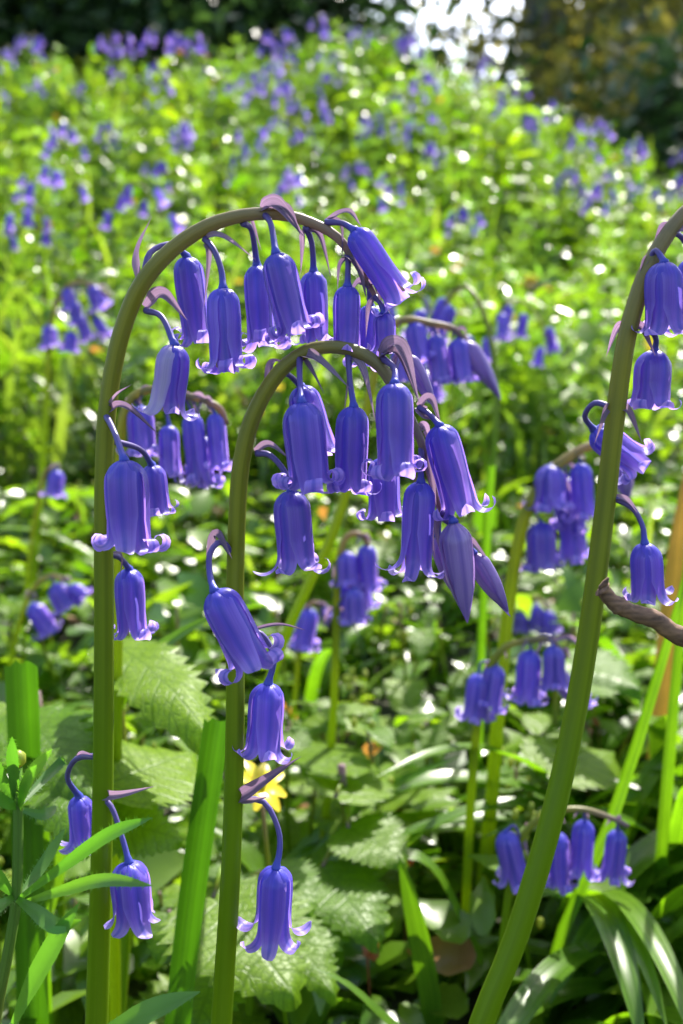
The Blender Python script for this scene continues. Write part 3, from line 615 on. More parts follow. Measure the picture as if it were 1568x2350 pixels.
single_blade('bright green stalk slanting up to the right edge', [(1290, 2120), (1400, 1870), (1500, 1560), (1560, 1360), (1600, 1180)], .30, 34, fold=.8, cut=False, cat='stalk', name='green_stalk')
single_blade('straight green blade rising at the right edge', [(1520, 1900), (1545, 1600), (1580, 1250), (1610, 950)], .33, 36, cut=False)
single_blade('yellowed dry blade behind the right edge stalks', [(1500, 1820), (1525, 1500), (1550, 1250), (1590, 1000)], .42, 62, mat='dryleaf', cut=False)
single_blade('dark strap leaf crossing behind the tall soft stalk', [(650, 2010), (780, 1880), (930, 1790), (1060, 1735)], .36, 46, cut=False, hint=Vector((0, -.5, 1)))
single_blade('dark leaf blade slanting behind the bell on the middle stem', [(300, 1560), (380, 1480), (460, 1430), (530, 1400)], .30, 60, cut=False, hint=Vector((0, -.7, 1)))
def tuft(label, x, y, n, length, wid, seed, group, az=None):
    rnd = random.Random(seed); z0 = tz(x, y); root = thing('strap_leaf_tuft', (x, y, z0), label, 'leaf tuft', group)
    for k in range(n):
        a = rnd.uniform(0, 6.28) if az is None else R_(rnd.gauss(*az)); L = length * rnd.uniform(.7, 1.15); bend = rnd.uniform(.5, 1.1)
        pts = []; p = Vector((x, y, z0 - .004)) + Vector((math.cos(a), math.sin(a), 0)) * .004; th = R_(rnd.uniform(48, 78))
        for i in range(8):
            pts.append(p.copy()); p = p + Vector((math.cos(a) * math.cos(th), math.sin(a) * math.cos(th), math.sin(th))) * L / 7; th -= bend * .33
        for q in pts[1:]: q.z = max(q.z, tz(q.x, q.y) + .004)
        strap(root, pts, wid * rnd.uniform(.75, 1.2), Vector((0, 0, 1)) if bend > .2 else Vector((0, -1, .2)), False, fold=.3, nc=5)
    return root
for i, (px, Y, n, L, az) in enumerate([(1290, .42, 6, .17, (-20, 35)), (1420, .38, 7, .18, (-60, 60)), (1560, .42, 7, .13, (250, 50)), (1330, .345, 7, .16, (-30, 40)), (1700, .36, 5, .14, (230, 30)), (1500, .50, 7, .13, (270, 60)), (1250, .31, 6, .16, (-10, 30)), (1400, .30, 7, .17, (-15, 50)), (1520, .33, 8, .2, (-60, 70)), (1600, .36, 8, .15, (240, 40)), (1620, .31, 5, .12, (220, 40))]):
    x = (px - CX) / FPX * Y
    tuft(['glossy arching strap leaves at lower right corner, leaning right', 'glossy strap leaves fanning low under the small right bluebell', 'long strap leaves curving in from the right edge', 'strap leaves sprawling across the bottom right foreground', 'strap leaves reaching in at the right border, mid height', 'strap leaves behind the right edge stalks', 'short strap leaves right at the foot of the small right bluebell', 'sprawling strap leaves at the bottom edge on the right', 'strap leaves drooping into the bottom right corner', 'strap leaves arching in low from beyond the right edge', 'few short strap leaves reaching in at the bottom right border'][i], x, Y, n, L, .0105, 50 + i, 'strap leaf tufts near the camera', az)
for i in range(7):
    Y = .42 + .05 * i; px = [900, 420, 700, 120, 1000, 300, 620][i]; x = (px - CX) / FPX * Y
    tuft(['strap leaves at the foot of the tall soft stalk', 'strap leaves low between the sharp stems', 'narrow strap leaves under the middle arch', 'strap leaves low at the left side', 'strap leaves behind the centre leaves', 'strap leaves behind the left stem', 'strap leaves well behind the middle bells'][i], x, Y, 5, .12, .0075, 80 + i, 'strap leaf tufts near the camera')
single_blade('pale shining strap leaf lying across the bottom edge', [(1010, 2440), (900, 2350), (800, 2260), (712, 2218)], .255, 36, cut=False, fold=.08, hint=Vector((.2, -.15, 1)))
single_blade('pale grey-green strap leaf lying flat behind the thin stalk', [(1010, 2010), (960, 1965), (880, 1960), (805, 1968)], .31, 36, cut=True, fold=.1, hint=Vector((.2, -.2, 1)))
single_blade('grey-green strap leaf standing bent at bottom centre', [(985, 2280), (960, 2150), (935, 2040), (915, 1960)], .295, 52, cut=False, fold=.15)

# cleavers in the left foreground: square stem, whorls of narrow bristly leaves
def bristly(root, pxs, Ys, wpx, hint, seed, name='leaf'):
    rnd = random.Random(seed); pts = [P(x, y, Y) for (x, y), Y in zip(pxs, Ys)]; c_ = catmull(pts, 18); n_ = len(c_); wd = wpx * MPP(*pxs[0], Ys[0])
    ws = [wd * max(.03, (0.35 + 0.65 * min(1, s * 2.2)) * (1 - max(0, (s - .62) / .38) ** 2.2)) for s in np.linspace(0, 1, n_)]
    parts = [ribbon(c_, ws, hint, .22, 5)]
    V0 = parts[0][0]
    for i in range(2, n_ - 1):
        for side in (0, 4):
            for _ in range(2):
                f_ = rnd.random(); p = Vector(V0[i * 5 + side]).lerp(Vector(V0[(i + 1) * 5 + side]) if i < n_ - 1 else Vector(V0[i * 5 + side]), f_)
                o = (p - c_[i].lerp(c_[min(i + 1, n_ - 1)], f_)).normalized(); tg = (c_[min(i + 1, n_ - 1)] - c_[i]).normalized()
                e = p + (o * .0007 + tg * rnd.uniform(-.0002, .0006)); sd = tg * .00006
                parts.append(([p - sd, p + sd, e], [(0, 1, 2)], [(0, 0)] * 3))
    V, F, UV = join(parts); Mw = WM[root.name]
    return link(name, mesh(name, tolocal(V, Mw), F, M['cleaver'], UV), root, Mw)
YL = .172
cl_up = [P(-12, 2350, YL), P(20, 2180, YL), P(38, 2060, YL), P(42, 1900, YL), P(40, 1760, YL)]
low = stem_to_ground(cl_up); b = low[0]
clv = thing('cleavers', (b.x, b.y, tz(b.x, b.y)), 'cleavers with whorled bristly narrow leaves in the left foreground', 'herb plant')
c_ = catmull(low + cl_up, 40); V, F, UV = tube(c_, list(np.linspace(.0016, .0009, len(c_))), 4); Mw = WM[clv.name]
link('stem', mesh('stem', tolocal(V, Mw), F, M['cleaverstem'], UV), clv, Mw)
CH = Vector((.2, -.9, .6))
for i, (px_, Ys, wq) in enumerate([
    ([(40, 2065), (150, 1985), (250, 1915), (350, 1876)], [YL, .166, .160, .156], 30), ([(45, 2075), (140, 2045), (240, 2020), (352, 2033)], [YL, .165, .158, .152], 28),
    ([(35, 2060), (80, 2090), (130, 2125), (188, 2112)], [YL, .165, .160, .158], 34), ([(30, 2055), (-10, 2010), (-60, 1980)], [YL, .168, .165], 32),
    ([(36, 2055), (-20, 2090), (-70, 2110)], [YL, .166, .162], 32), ([(45, 2055), (95, 1990), (150, 1900)], [YL, .178, .184], 26),
    ([(42, 1850), (70, 1780), (120, 1720)], [YL, .168, .165], 28), ([(40, 1850), (30, 1760), (28, 1690)], [YL, .17, .168], 26), ([(38, 1850), (0, 1780), (-30, 1720)], [YL, .17, .168], 28),
    ([(44, 1850), (90, 1800), (140, 1750), (148, 1740)], [YL, .178, .184, .184], 24), ([(42, 1855), (10, 1840), (-50, 1800)], [YL, .168, .164], 26), ([(44, 1860), (60, 1800), (85, 1755)], [YL, .166, .160], 26), ([(42, 1855), (100, 1870), (130, 1850)], [YL, .174, .178], 24)]):
    bristly(clv, px_, Ys, wq, CH, i)
V, F, UV = tube([P(40, 1760, YL), P(40, 1750, YL), P(42, 1730, YL), P(42, 1722, YL)], [.0007, .0016, .0014, .0004], 8); link('bud', mesh('bud', tolocal(V, Mw), F, M['lime'], UV), clv, Mw)
cl2 = [P(60, 2500, .165), P(40, 2420, .166), P(30, 2350, .166)]
low = stem_to_ground(cl2); b = low[0]; c2v = thing('cleavers', (b.x, b.y, tz(b.x, b.y)), 'cut-off cleavers leaves rising from the bottom left edge', 'herb plant')
Mw = WM[c2v.name]; c_ = catmull(low + cl2, 30); V, F, UV = tube(c_, [.0011] * len(c_), 4); link('stem', mesh('stem', tolocal(V, Mw), F, M['cleaverstem'], UV), c2v, Mw)
bristly(c2v, [(30, 2355), (70, 2270), (120, 2180), (183, 2072)], [.166, .163, .160, .158], 56, Vector((-.5, -.8, .5)), 31)
bristly(c2v, [(35, 2390), (200, 2400), (330, 2330), (460, 2276)], [.166, .160, .155, .152], 56, Vector((-.2, -.6, 1)), 32)
bristly(c2v, [(30, 2400), (-30, 2350), (-60, 2300)], [.166, .165, .163], 40, CH, 33)

# dead twig, celandine, lime buds
tw = [P(1378, 1352, .168), P(1402, 1372, .168), P(1440, 1400, .168), P(1500, 1425, .168), P(1560, 1455, .169), P(1680, 1500, .172), P(1900, 1640, .18)]
e = tw[-1]; tw += [Vector((e.x + .03, e.y + .02, e.z - .06)), Vector((e.x + .05, e.y + .03, tz(e.x + .05, e.y + .03) - .003))]
c_ = catmull(tw, 72); rnd = random.Random(3)
rad = [.0012 + .0009 * (i / len(c_)) ** .7 + .00010 * math.sin(i * .37 + 1) * math.sin(i * .9) for i in range(len(c_))]
for q, a in ((0, .0007), (1, .0016), (2, .0017), (3, .0013), (13, .0016), (14, .00185), (15, .0016)): rad[q] = a
for i in range(len(c_)): c_[i] = c_[i] + Vector((0, 0, .00010 * math.sin(i * .5) + .0003 * math.sin(i * .23 + 2)))
twr = thing('dead_twig', (c_[-1].x, c_[-1].y, tz(c_[-1].x, c_[-1].y)), 'brown dead twig with knobbly broken end poking in from right', 'twig'); Mw = WM[twr.name]
V, F, UV = tube(c_, rad, 12); V = [Vector(v) + Vector((rnd.uniform(-1, 1), rnd.uniform(-1, 1), rnd.uniform(-1, 1))) * .00007 for v in V]; link('shoot', mesh('shoot', tolocal(V, Mw), F, M['twig'], UV), twr, Mw)
V, F, UV = tube([c_[1], c_[1] + Vector((.0004, -.0008, .0012)), c_[1] + Vector((.0009, -.001, .0022))], [.0007, .0006, .0002], 6); link('bud', mesh('bud', tolocal(V, Mw), F, M['twig'], UV), twr, Mw)
def celandine(px, py, Y, label, s=1.0, seed=0):
    h = P(px, py, Y); z0 = tz(h.x + .01, h.y + .01); root = thing('celandine', (h.x + .01, h.y + .01, z0), label, 'yellow flower'); Mw = WM[root.name]; rnd = random.Random(seed)
    c_ = catmull([Vector((h.x + .01, h.y + .01, z0 - .002)), Vector((h.x + .004, h.y + .006, (z0 + h.z) / 2)), h], 10); V, F, UV = tube(c_, [.0007] * len(c_), 5)
    link('stem', mesh('stem', tolocal(V, Mw), F, M['stem2'], UV), root, Mw)
    ax = Vector((.35, -.5, .8)).normalized(); u = ax.cross(Vector((0, 1, .2))).normalized(); v = ax.cross(u)
    for k in range(8):
        a = k * math.pi / 4 + rnd.uniform(-.1, .1); d = u * math.cos(a) + v * math.sin(a); L = .009 * s * rnd.uniform(.9, 1.1)
        pts = [h + d * .0008, h + d * L * .5 + ax * .0012, h + d * L + ax * .0006]; c_ = catmull(pts, 8)
        V, F, UV = ribbon(c_, [.004 * s * max(.05, math.sin(math.pi * (0.15 + .8 * q)) ** .7) for q in np.linspace(0, 1, len(c_))], ax, .15, 5); link('petal', mesh('petal', tolocal(V, Mw), F, M['yellow'], UV), root, Mw)
    V, F, UV = tube([h - ax * .0005, h + ax * .0006, h + ax * .0018, h + ax * .0022], [.001, .0016 * s, .0014 * s, .0004], 8); link('flower_centre', mesh('flower_centre', tolocal(V, Mw), F, M['lime'], UV), root, Mw)
celandine(598, 1805, .27, 'yellow celandine half hidden behind the middle stem', 1.0, 1)
celandine(415, 505, 1.15, 'tiny blurred yellow flower in the greenery above the tall arch', .8, 2)

# ------------------------------------------------------------------ herbs between the camera and the bank (each its own plant)
def herb_label(k, px, Y, h):
    where = 'left of the tall stem' if px < 225 else 'between the two sharp stems' if px < 520 else 'under the middle arch' if px < 820 else 'left of the thick stem' if px < 1180 else 'beyond the thick stem'
    dist = 'nearest the camera' if Y < .36 else 'a little back' if Y < .5 else 'farther back'
    size = ('tall ' if h > .13 else 'low ' if h < .075 else '')
    kind_ = 'toothed-leaf herb' if k == 0 else 'oval-leaved herb'
    return f'{size}{kind_} {dist} {where}', f'{size}{kind_}s {dist} {where}'
rnd = random.Random(42); n_h = 0
for i in range(700):
    if n_h >= 165: break
    Y = .30 + .6 * rnd.random() ** 1.1; px = rnd.uniform(-120, 1690); x = (px - CX) / FPX * Y
    lim = 2020 if Y < .37 else 1640 if Y < .46 else 1380 if Y < .62 else 1120
    zmax = P(px, lim, Y).z - tz(x, Y)
    h = min(rnd.uniform(.06, .20), zmax)
    if h < .018: continue
    k = 0 if rnd.random() < .6 else 1
    herb(x, Y, h, rnd.uniform(.024, .042) if k == 0 else rnd.uniform(.014, .026), *herb_label(k, px, Y, h), kind=k, lean=(rnd.uniform(-.25, .25), rnd.uniform(-.3, .1)), seed=i, name='toothed_leaf_herb' if k == 0 else 'oval_leaf_herb', tipflower=rnd.random() < .25)
    n_h += 1

for (px, py, Y, lb, sd) in [(1205, 1760, .365, 'herb topped with lime-green buds left of the thick right stem', 901), (812, 1570, .47, 'herb topped with lime-green buds behind the tall soft stalk', 902), (1235, 1890, .33, 'low herb with pale lime buds beside the small right bluebell', 903)]:
    x = at_ = (px - CX) / FPX * Y; herb(x, Y, P(px, py, Y).z - tz(x, Y), .022, lb, 'lime-budded herbs', kind=0, seed=sd, name='budding_herb', tipflower=True, nb=22)
for i, (px, py, lb) in enumerate([(1190, 150, 'leafy sprig on the crest right of the sky gap'), (1255, 200, 'leafy sprig against the thick dark trunk'), (900, 120, 'leafy sprig on the crest left of the sky gap'), (815, 150, 'bright leafy sprig on the crest, left of centre gap'), (405, 100, 'bright leafy sprig high on the left crest'), (1300, 265, 'leafy sprig at the right shoulder of the bank'), (1110, 120, 'leafy sprig on the crest under the sky gap')]):
    Y = 2.1 if px < 1150 else 1.9; x = (px - CX) / FPX * Y; hz_ = min(max(P(px, py, Y).z - tz(x, Y), .12), .5)
    herb(x, Y, hz_, .055, lb, 'leafy sprigs along the crest', kind=0, seed=950 + i, name='leafy_sprig', pairs=7)
def dead_leaf(px, py, Y, size, label, seed):
    rnd = random.Random(seed); c = P(px, py, Y); z0 = tz(c.x, c.y); root = thing('dead_leaf', (c.x, c.y, c.z), label, 'dead leaf'); Mw = WM[root.name]
    pts = [c + Vector((rnd.uniform(-.2, .2), rnd.uniform(-.3, .3), (k - 1.5) * .55)) * size * .6 for k in range(4)]; q = catmull(pts, 12)
    V, F, UV = ribbon(q, [size * .8 * math.sin(math.pi * (.1 + .82 * u)) for u in np.linspace(0, 1, len(q))], Vector((.3, -1, .4)), .6, 7, .25, rnd.random() * 6)
    V = [Vector(v) + Vector((rnd.uniform(-1, 1), rnd.uniform(-1, 1), rnd.uniform(-1, 1))) * size * .05 for v in V]
    link('blade', mesh('blade', tolocal(V, Mw), F, M['rust'], UV), root, Mw)
    V, F, UV = tube(catmull([q[0], q[0] + Vector((.001, .002, -(q[0].z - z0) * .5)), Vector((q[0].x, q[0].y + .004, z0))], 8), [.0004] * 9, 5); link('leaf_stalk', mesh('leaf_stalk', tolocal(V, Mw), F, M['rust'], UV), root, Mw)
dead_leaf(848, 2170, .30, .008, 'small rusty brown crumpled leaf low at bottom centre', 1)
dead_leaf(1352, 1650, .42, .010, 'rusty brown crumpled leaf just right of the thick stem', 2)
dead_leaf(930, 1975, .34, .006, 'tiny dark red-brown curled leaf by the grey-green strap', 3)

# ------------------------------------------------------------------ uncountable cover: numpy scatter
def rotmats(yaw, pitch, roll):
    cy_, sy, cp, sp, cr, sr = np.cos(yaw), np.sin(yaw), np.cos(pitch), np.sin(pitch), np.cos(roll), np.sin(roll)
    o, l = np.zeros_like(yaw), np.ones_like(yaw)
    Rz = np.stack([cy_, -sy, o, sy, cy_, o, o, o, l], -1).reshape(-1, 3, 3); Rx = np.stack([l, o, o, o, cp, -sp, o, sp, cp], -1).reshape(-1, 3, 3)
    Ry = np.stack([cr, o, sr, o, l, o, -sr, o, cr], -1).reshape(-1, 3, 3); return Rz @ Rx @ Ry
def scatter(name, tpls, pos, rot, scl, mat, label, parent=None):
    Vs, Fs, Us, off = [], [], [], 0; pick = RNG.integers(0, len(tpls), len(pos))
    for k, (tv, tf, tu) in enumerate(tpls):
        m_ = pick == k; n_ = int(m_.sum())
        if not n_: continue
        v = np.einsum('nij,kj->nki', rot[m_], tv) * scl[m_][:, None, None] + pos[m_][:, None, :]
        f_ = (np.asarray(tf)[None] + (np.arange(n_) * len(tv))[:, None, None]) + off
        Vs.append(v.reshape(-1, 3)); Fs.append(f_.reshape(-1, 4)); Us.append(np.tile(tu, (n_, 1))); off += n_ * len(tv)
    o = link(name, npmesh(name, np.concatenate(Vs), np.concatenate(Fs), mat, np.concatenate(Us)), parent)
    if label: tag(o, label, None, kind='stuff')
    return o
def small_leaf(wid, droop, fold, n=5):
    V, UV, F = [], [], []
    for i in range(n + 1):
        s = i / n; wd = wid * max(.03, math.sin(math.pi * (0.06 + .94 * s) ** .75)) * (1.12 if i % 2 else .92)
        for v in (-1, 0, 1): V.append((v * wd, s, -droop * s * s + fold * abs(v) * wd)); UV.append((.5 + v / 2, s))
    for i in range(n):
        for k in range(2): F.append((i * 3 + k, i * 3 + k + 1, i * 3 + k + 4, i * 3 + k + 3))
    return np.array(V), F, np.array(UV)
SL = [small_leaf(.30, .15, .3), small_leaf(.24, .35, .2), small_leaf(.36, .1, .25), small_leaf(.2, .25, .4)]
def bank_points(n, ymin, ymax, spread=.62, pw=1.3):
    y = ymin + (ymax - ymin) * RNG.random(n) ** (1 / pw) * 1.0; x = (RNG.random(n) * 2 - 1) * (spread * y + .25); return x, y
def in_front_limit(x, y, z):
    """keep greenery that grows between the flower plants low enough not to grow through them"""
    lim = np.where(y < .37, 2000, np.where(y < .46, 1620, np.where(y < .62, 1360, np.where(y < .9, 1130, 0))))
    b = (CY - lim) / FPX; dz = (-math.sin(PITCH) + b * math.cos(PITCH)) / (math.cos(PITCH) + b * math.sin(PITCH)); return z < ZC + y * dz
# clumps of leafy herbs: leaves spread round clump stems
nc_ = 7000; cx_, cy2 = bank_points(nc_, .26, 3.9, .66, 1.7); ch = RNG.uniform(.05, .2, nc_) * (0.75 + .5 * RNG.random(nc_)); csz = RNG.uniform(.011, .032, nc_)
per = 15; idx = np.repeat(np.arange(nc_), per); n_ = len(idx); hh = RNG.random(n_) ** .7; yaw = RNG.random(n_) * 6.283
rr = csz[idx] * RNG.uniform(.1, .5, n_); px_ = cx_[idx] + np.sin(-yaw) * rr; py_ = cy2[idx] + np.cos(yaw) * rr
pz_ = terrain(px_, py_) + ch[idx] * hh; ok = in_front_limit(px_, py_, pz_)
pos = np.stack([px_, py_, pz_], -1)[ok]; yaw = yaw[ok]; n_ = len(yaw)
scatter('leafy_ground_cover', SL, pos, rotmats(yaw, RNG.normal(.15, .5, n_), RNG.normal(0, .4, n_)), (csz[idx] * RNG.uniform(.7, 1.25, len(idx)))[ok], M['cover'], 'dense mixed green leaves covering the sunlit bank')
# low carpet of small leaves close to the camera and out to both sides
nk = 3600; kx = RNG.uniform(-.95, .95, nk); ky = RNG.uniform(-.15, 1.0, nk); far_ = (np.abs(kx) > .10) | (ky > .235); kx, ky = kx[far_], ky[far_]; nk = len(kx); kh = RNG.uniform(.008, .05, nk)
idx = np.repeat(np.arange(nk), 9); n_ = len(idx); yaw = RNG.random(n_) * 6.283; rr = RNG.uniform(.002, .012, n_)
px_ = kx[idx] - np.sin(yaw) * rr; py_ = ky[idx] + np.cos(yaw) * rr; pz_ = terrain(px_, py_) + kh[idx] * RNG.random(n_)
ok = in_front_limit(px_, py_, pz_) & ((py_ > .235) | (np.abs(px_) > .12)); n_ = int(ok.sum())
scatter('low_leaf_carpet', SL, np.stack([px_, py_, pz_], -1)[ok], rotmats(yaw[ok], RNG.normal(.1, .4, n_), RNG.normal(0, .35, n_)), RNG.uniform(.012, .026, n_), M['cover'], 'carpet of small green leaves close to the soil')
# feathery whorled plants
def feathery(seed):
    r = np.random.default_rng(seed); V, F, UV = [], [], []
    def quad(a, b, c_, d):
        o = len(V); V.extend([a, b, c_, d]); F.append((o, o + 1, o + 2, o + 3)); UV.extend([(0, 0), (1, 0), (1, 1), (0, 1)])
    w_ = .006; quad((-w_, 0, 0), (w_, 0, 0), (w_ * .6, 0, 1), (-w_ * .6, 0, 1)); quad((0, -w_, 0), (0, w_, 0), (0, w_ * .6, 1), (0, -w_ * .6, 1))
    for k in range(7):
        z = .22 + .78 * k / 6; L = .17 * (1.1 - .5 * (k / 6) ** 2); n = 7; a0 = r.random() * 6
        for j in range(n):
            a = a0 + j * 6.283 / n; d = np.array([math.cos(a), math.sin(a), r.uniform(.1, .7)]); s_ = np.array([-math.sin(a), math.cos(a), 0]) * L * .13; o_ = np.array([0, 0, z])
            quad(o_, o_ + d * L * .55 - s_, o_ + d * L, o_ + d * L * .55 + s_)
    return np.array(V, float), F, np.array(UV, float)
FT = [feathery(k) for k in range(4)]
nf = 2300; x, y = bank_points(nf, .45, 3.6, .62, 1.6); keep = (np.sin(x * 4 + 1) + np.cos(y * 3.2 + x) + RNG.normal(0, .6, nf)) > -.4; x, y = x[keep], y[keep]
hh = RNG.uniform(.10, .24, len(x)); z = terrain(x, y); ok = in_front_limit(x, y, z + hh); x, y, z, hh = x[ok], y[ok], z[ok], hh[ok]
scatter('feathery_ground_cover', FT, np.stack([x, y, z - .004], -1), rotmats(RNG.random(len(x)) * 6.28, RNG.normal(0, .18, len(x)), RNG.normal(0, .18, len(x))), hh, M['feather'], 'feathery whorled cleavers massed on the bank')
# grass
def gblade(bend, n=5):
    V, UV, F = [], [], []; y = z = 0; th = math.pi / 2
    for i in range(n + 1):
        s = i / n; wd = .028 * (1 - s ** 2 * .95)
        V += [(-wd, y, z), (wd, y, z)]; UV += [(0, s), (1, s)]; y += math.cos(th) / n; z += math.sin(th) / n; th -= bend / n
    for i in range(n): F.append((2 * i, 2 * i + 1, 2 * i + 3, 2 * i + 2))
    return np.array(V), F, np.array(UV)
GB = [gblade(.5), gblade(1.1), gblade(1.7), gblade(2.3)]
ng = 17000; x, y = bank_points(ng, .3, 3.9, .64, 1.5); hh = RNG.uniform(.06, .22, ng); z = terrain(x, y); ok = in_front_limit(x, y, z + hh * .85); x, y, z, hh = x[ok], y[ok], z[ok], hh[ok]
scatter('bank_grass', GB, np.stack([x, y, z - .004], -1), rotmats(RNG.random(len(x)) * 6.28, RNG.normal(0, .2, len(x)), RNG.normal(0, .2, len(x))), hh, M['grass'], 'fine grass blades growing through the bank greenery')
nl = 2600; x, y = bank_points(nl, .25, 3.5, .6, 1.2); scatter('leaf_litter', SL, np.stack([x, y, terrain(x, y) + .004], -1), rotmats(RNG.random(nl) * 6.28, RNG.normal(0, .3, nl), RNG.normal(0, .3, nl)), RNG.uniform(.01, .028, nl), M['litter'], 'brown dead leaf litter lying on the soil')
# low cover beyond the crest and out to the wood
nw = 26000; yy = 3.0 + 15 * RNG.random(nw) ** 1.4; xx = (RNG.random(nw) * 2 - 1) * (.75 * yy + .5)
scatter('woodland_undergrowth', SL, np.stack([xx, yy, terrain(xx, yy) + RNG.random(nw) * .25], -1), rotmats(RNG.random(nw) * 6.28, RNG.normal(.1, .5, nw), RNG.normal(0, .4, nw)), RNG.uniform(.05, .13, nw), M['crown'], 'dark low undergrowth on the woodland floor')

# ------------------------------------------------------------------ far bluebells
def bell_template(seed):
    rnd = random.Random(seed); parts = []
    for k in range(6):
        V, F, UV = petal_geom(.018, .0042, k % 2 == 1, rnd.uniform(.35, .7), .7, rnd, ns=11, nc=3, flare=6); Rz = Matrix.Rotation(R_(60 * k), 4, 'Z'); parts.append(([Rz @ Vector(v) for v in V], F, UV))
    V, F, UV = join(parts); return mesh('flower', V, F, M['petal'], UV)
BT = [bell_template(k) for k in range(3)]
def far_template(seed, label):
    rnd = random.Random(seed); H = .25; root = thing('bluebell', (0, 0, 0), label, 'bluebell'); Mw = WM[root.name]; n = 5 + rnd.randrange(5)
    pts = [Vector((0, 0, -.01)), Vector((.004, 0, H * .4)), Vector((0, 0, H * .72)), Vector((.008, 0, H * .88)), Vector((.026, 0, H * .97)), Vector((.046, 0, H * .93)), Vector((.056, 0, H * .84))]
    c_ = catmull(pts, 30); V, F, UV = tube(c_, list(np.linspace(.002, .0007, len(c_))), 6); link('stem', mesh('stem', V, F, M['stem2'], UV), root, Mw)
    for k in range(n):
        s = .50 + .5 * k / (n - 1); p = c_[min(len(c_) - 1, int(s * (len(c_) - 1)))]; a = rnd.uniform(0, 6.28)
        q = p + Vector((math.cos(a) * .009 + .004, math.sin(a) * .011, -.003)); ax = Vector((math.cos(a) * .35 + .12, math.sin(a) * .35, -1)).normalized()
        link('flower', BT[rnd.randrange(3)], root, frame_from_axis(q, ax, rnd.random()) @ Matrix.Scale(rnd.uniform(.85, 1.15), 4))
    return root
spots = [(50, 60), (125, 45), (250, 110), (325, 85), (490, 50), (585, 175), (540, 100), (600, 110), (640, 180), (655, 260), (690, 75), (715, 100), (760, 80), (905, 100), (975, 110), (1030, 190), (1155, 190), (330, 160), (365, 180), (335, 230), (190, 200), (430, 215),
    (110, 320), (185, 290), (180, 350), (340, 390), (190, 430), (575, 370), (455, 330), (680, 450), (140, 530), (310, 490), (980, 450), (1070, 520), (1350, 440), (1390, 480), (1380, 310), (1240, 280), (1440, 370), (1500, 430), (1540, 450),
    (1225, 300), (770, 270), (830, 290), (700, 310), (860, 390), (1310, 360), (1090, 730), (1200, 790), (1215, 845), (20, 120), (70, 110), (270, 95), (230, 75), (640, 240), (670, 200), (740, 150), (560, 330), (620, 300), (500, 200), (410, 120), (1120, 150), (1185, 240), (1270, 300), (1330, 330), (1410, 300), (1060, 290), (930, 310), (880, 240), (800, 180), (850, 90), (1000, 60), (460, 110), (380, 60), (160, 90), (90, 200), (30, 230), (280, 330), (390, 300), (1550, 380)]
REG = {'left crest': ('bluebell blurred along the crest of the bank at left', 'far bluebells on the left crest'), 'mid crest': ('bluebell blurred along the crest of the bank near the sky gap', 'far bluebells on the middle crest'), 'right': ('bluebell blurred on the bank against the dark wood at right', 'far bluebells by the wood'),
    'left': ('bluebell blurred half way up the bank at left', 'far bluebells on the left of the bank'), 'mid': ('bluebell blurred half way up the open middle of the bank', 'far bluebells on the middle of the bank')}
tmpl = [far_template(k, 'x') for k in range(5)]; used = [False] * 5; rnd = random.Random(5)
rnd_extra = [(rnd.uniform(-350, 1900), rnd.uniform(40, 480)) for _ in range(12)]
for i, (px, py) in enumerate(spots + rnd_extra):
    d = ray(px, py); t_ = .45; sc_ = rnd.uniform(.85, 1.2)
    while t_ < 4.6 and (CAM + d * t_).z > tz((CAM + d * t_).x, (CAM + d * t_).y) + .215 * sc_: t_ += .02
    if t_ >= 4.55: t_ = 2.5 + rnd.random() * .3; 
    p = CAM + d * t_; k = i % 5; o = tmpl[k] if not used[k] else copy_tree(tmpl[k]); used[k] = True
    o.location = (p.x - .02, p.y, tz(p.x - .02, p.y)); o.rotation_euler = (rnd.gauss(0, .08), rnd.gauss(0, .08), rnd.uniform(0, 6.28)); o.scale = (sc_,) * 3
    r = 'right' if px > 1200 else ('left crest' if px < 520 else 'mid crest') if py < 270 else ('left' if px < 520 else 'mid')
    o['label'], o['group'] = REG[r]

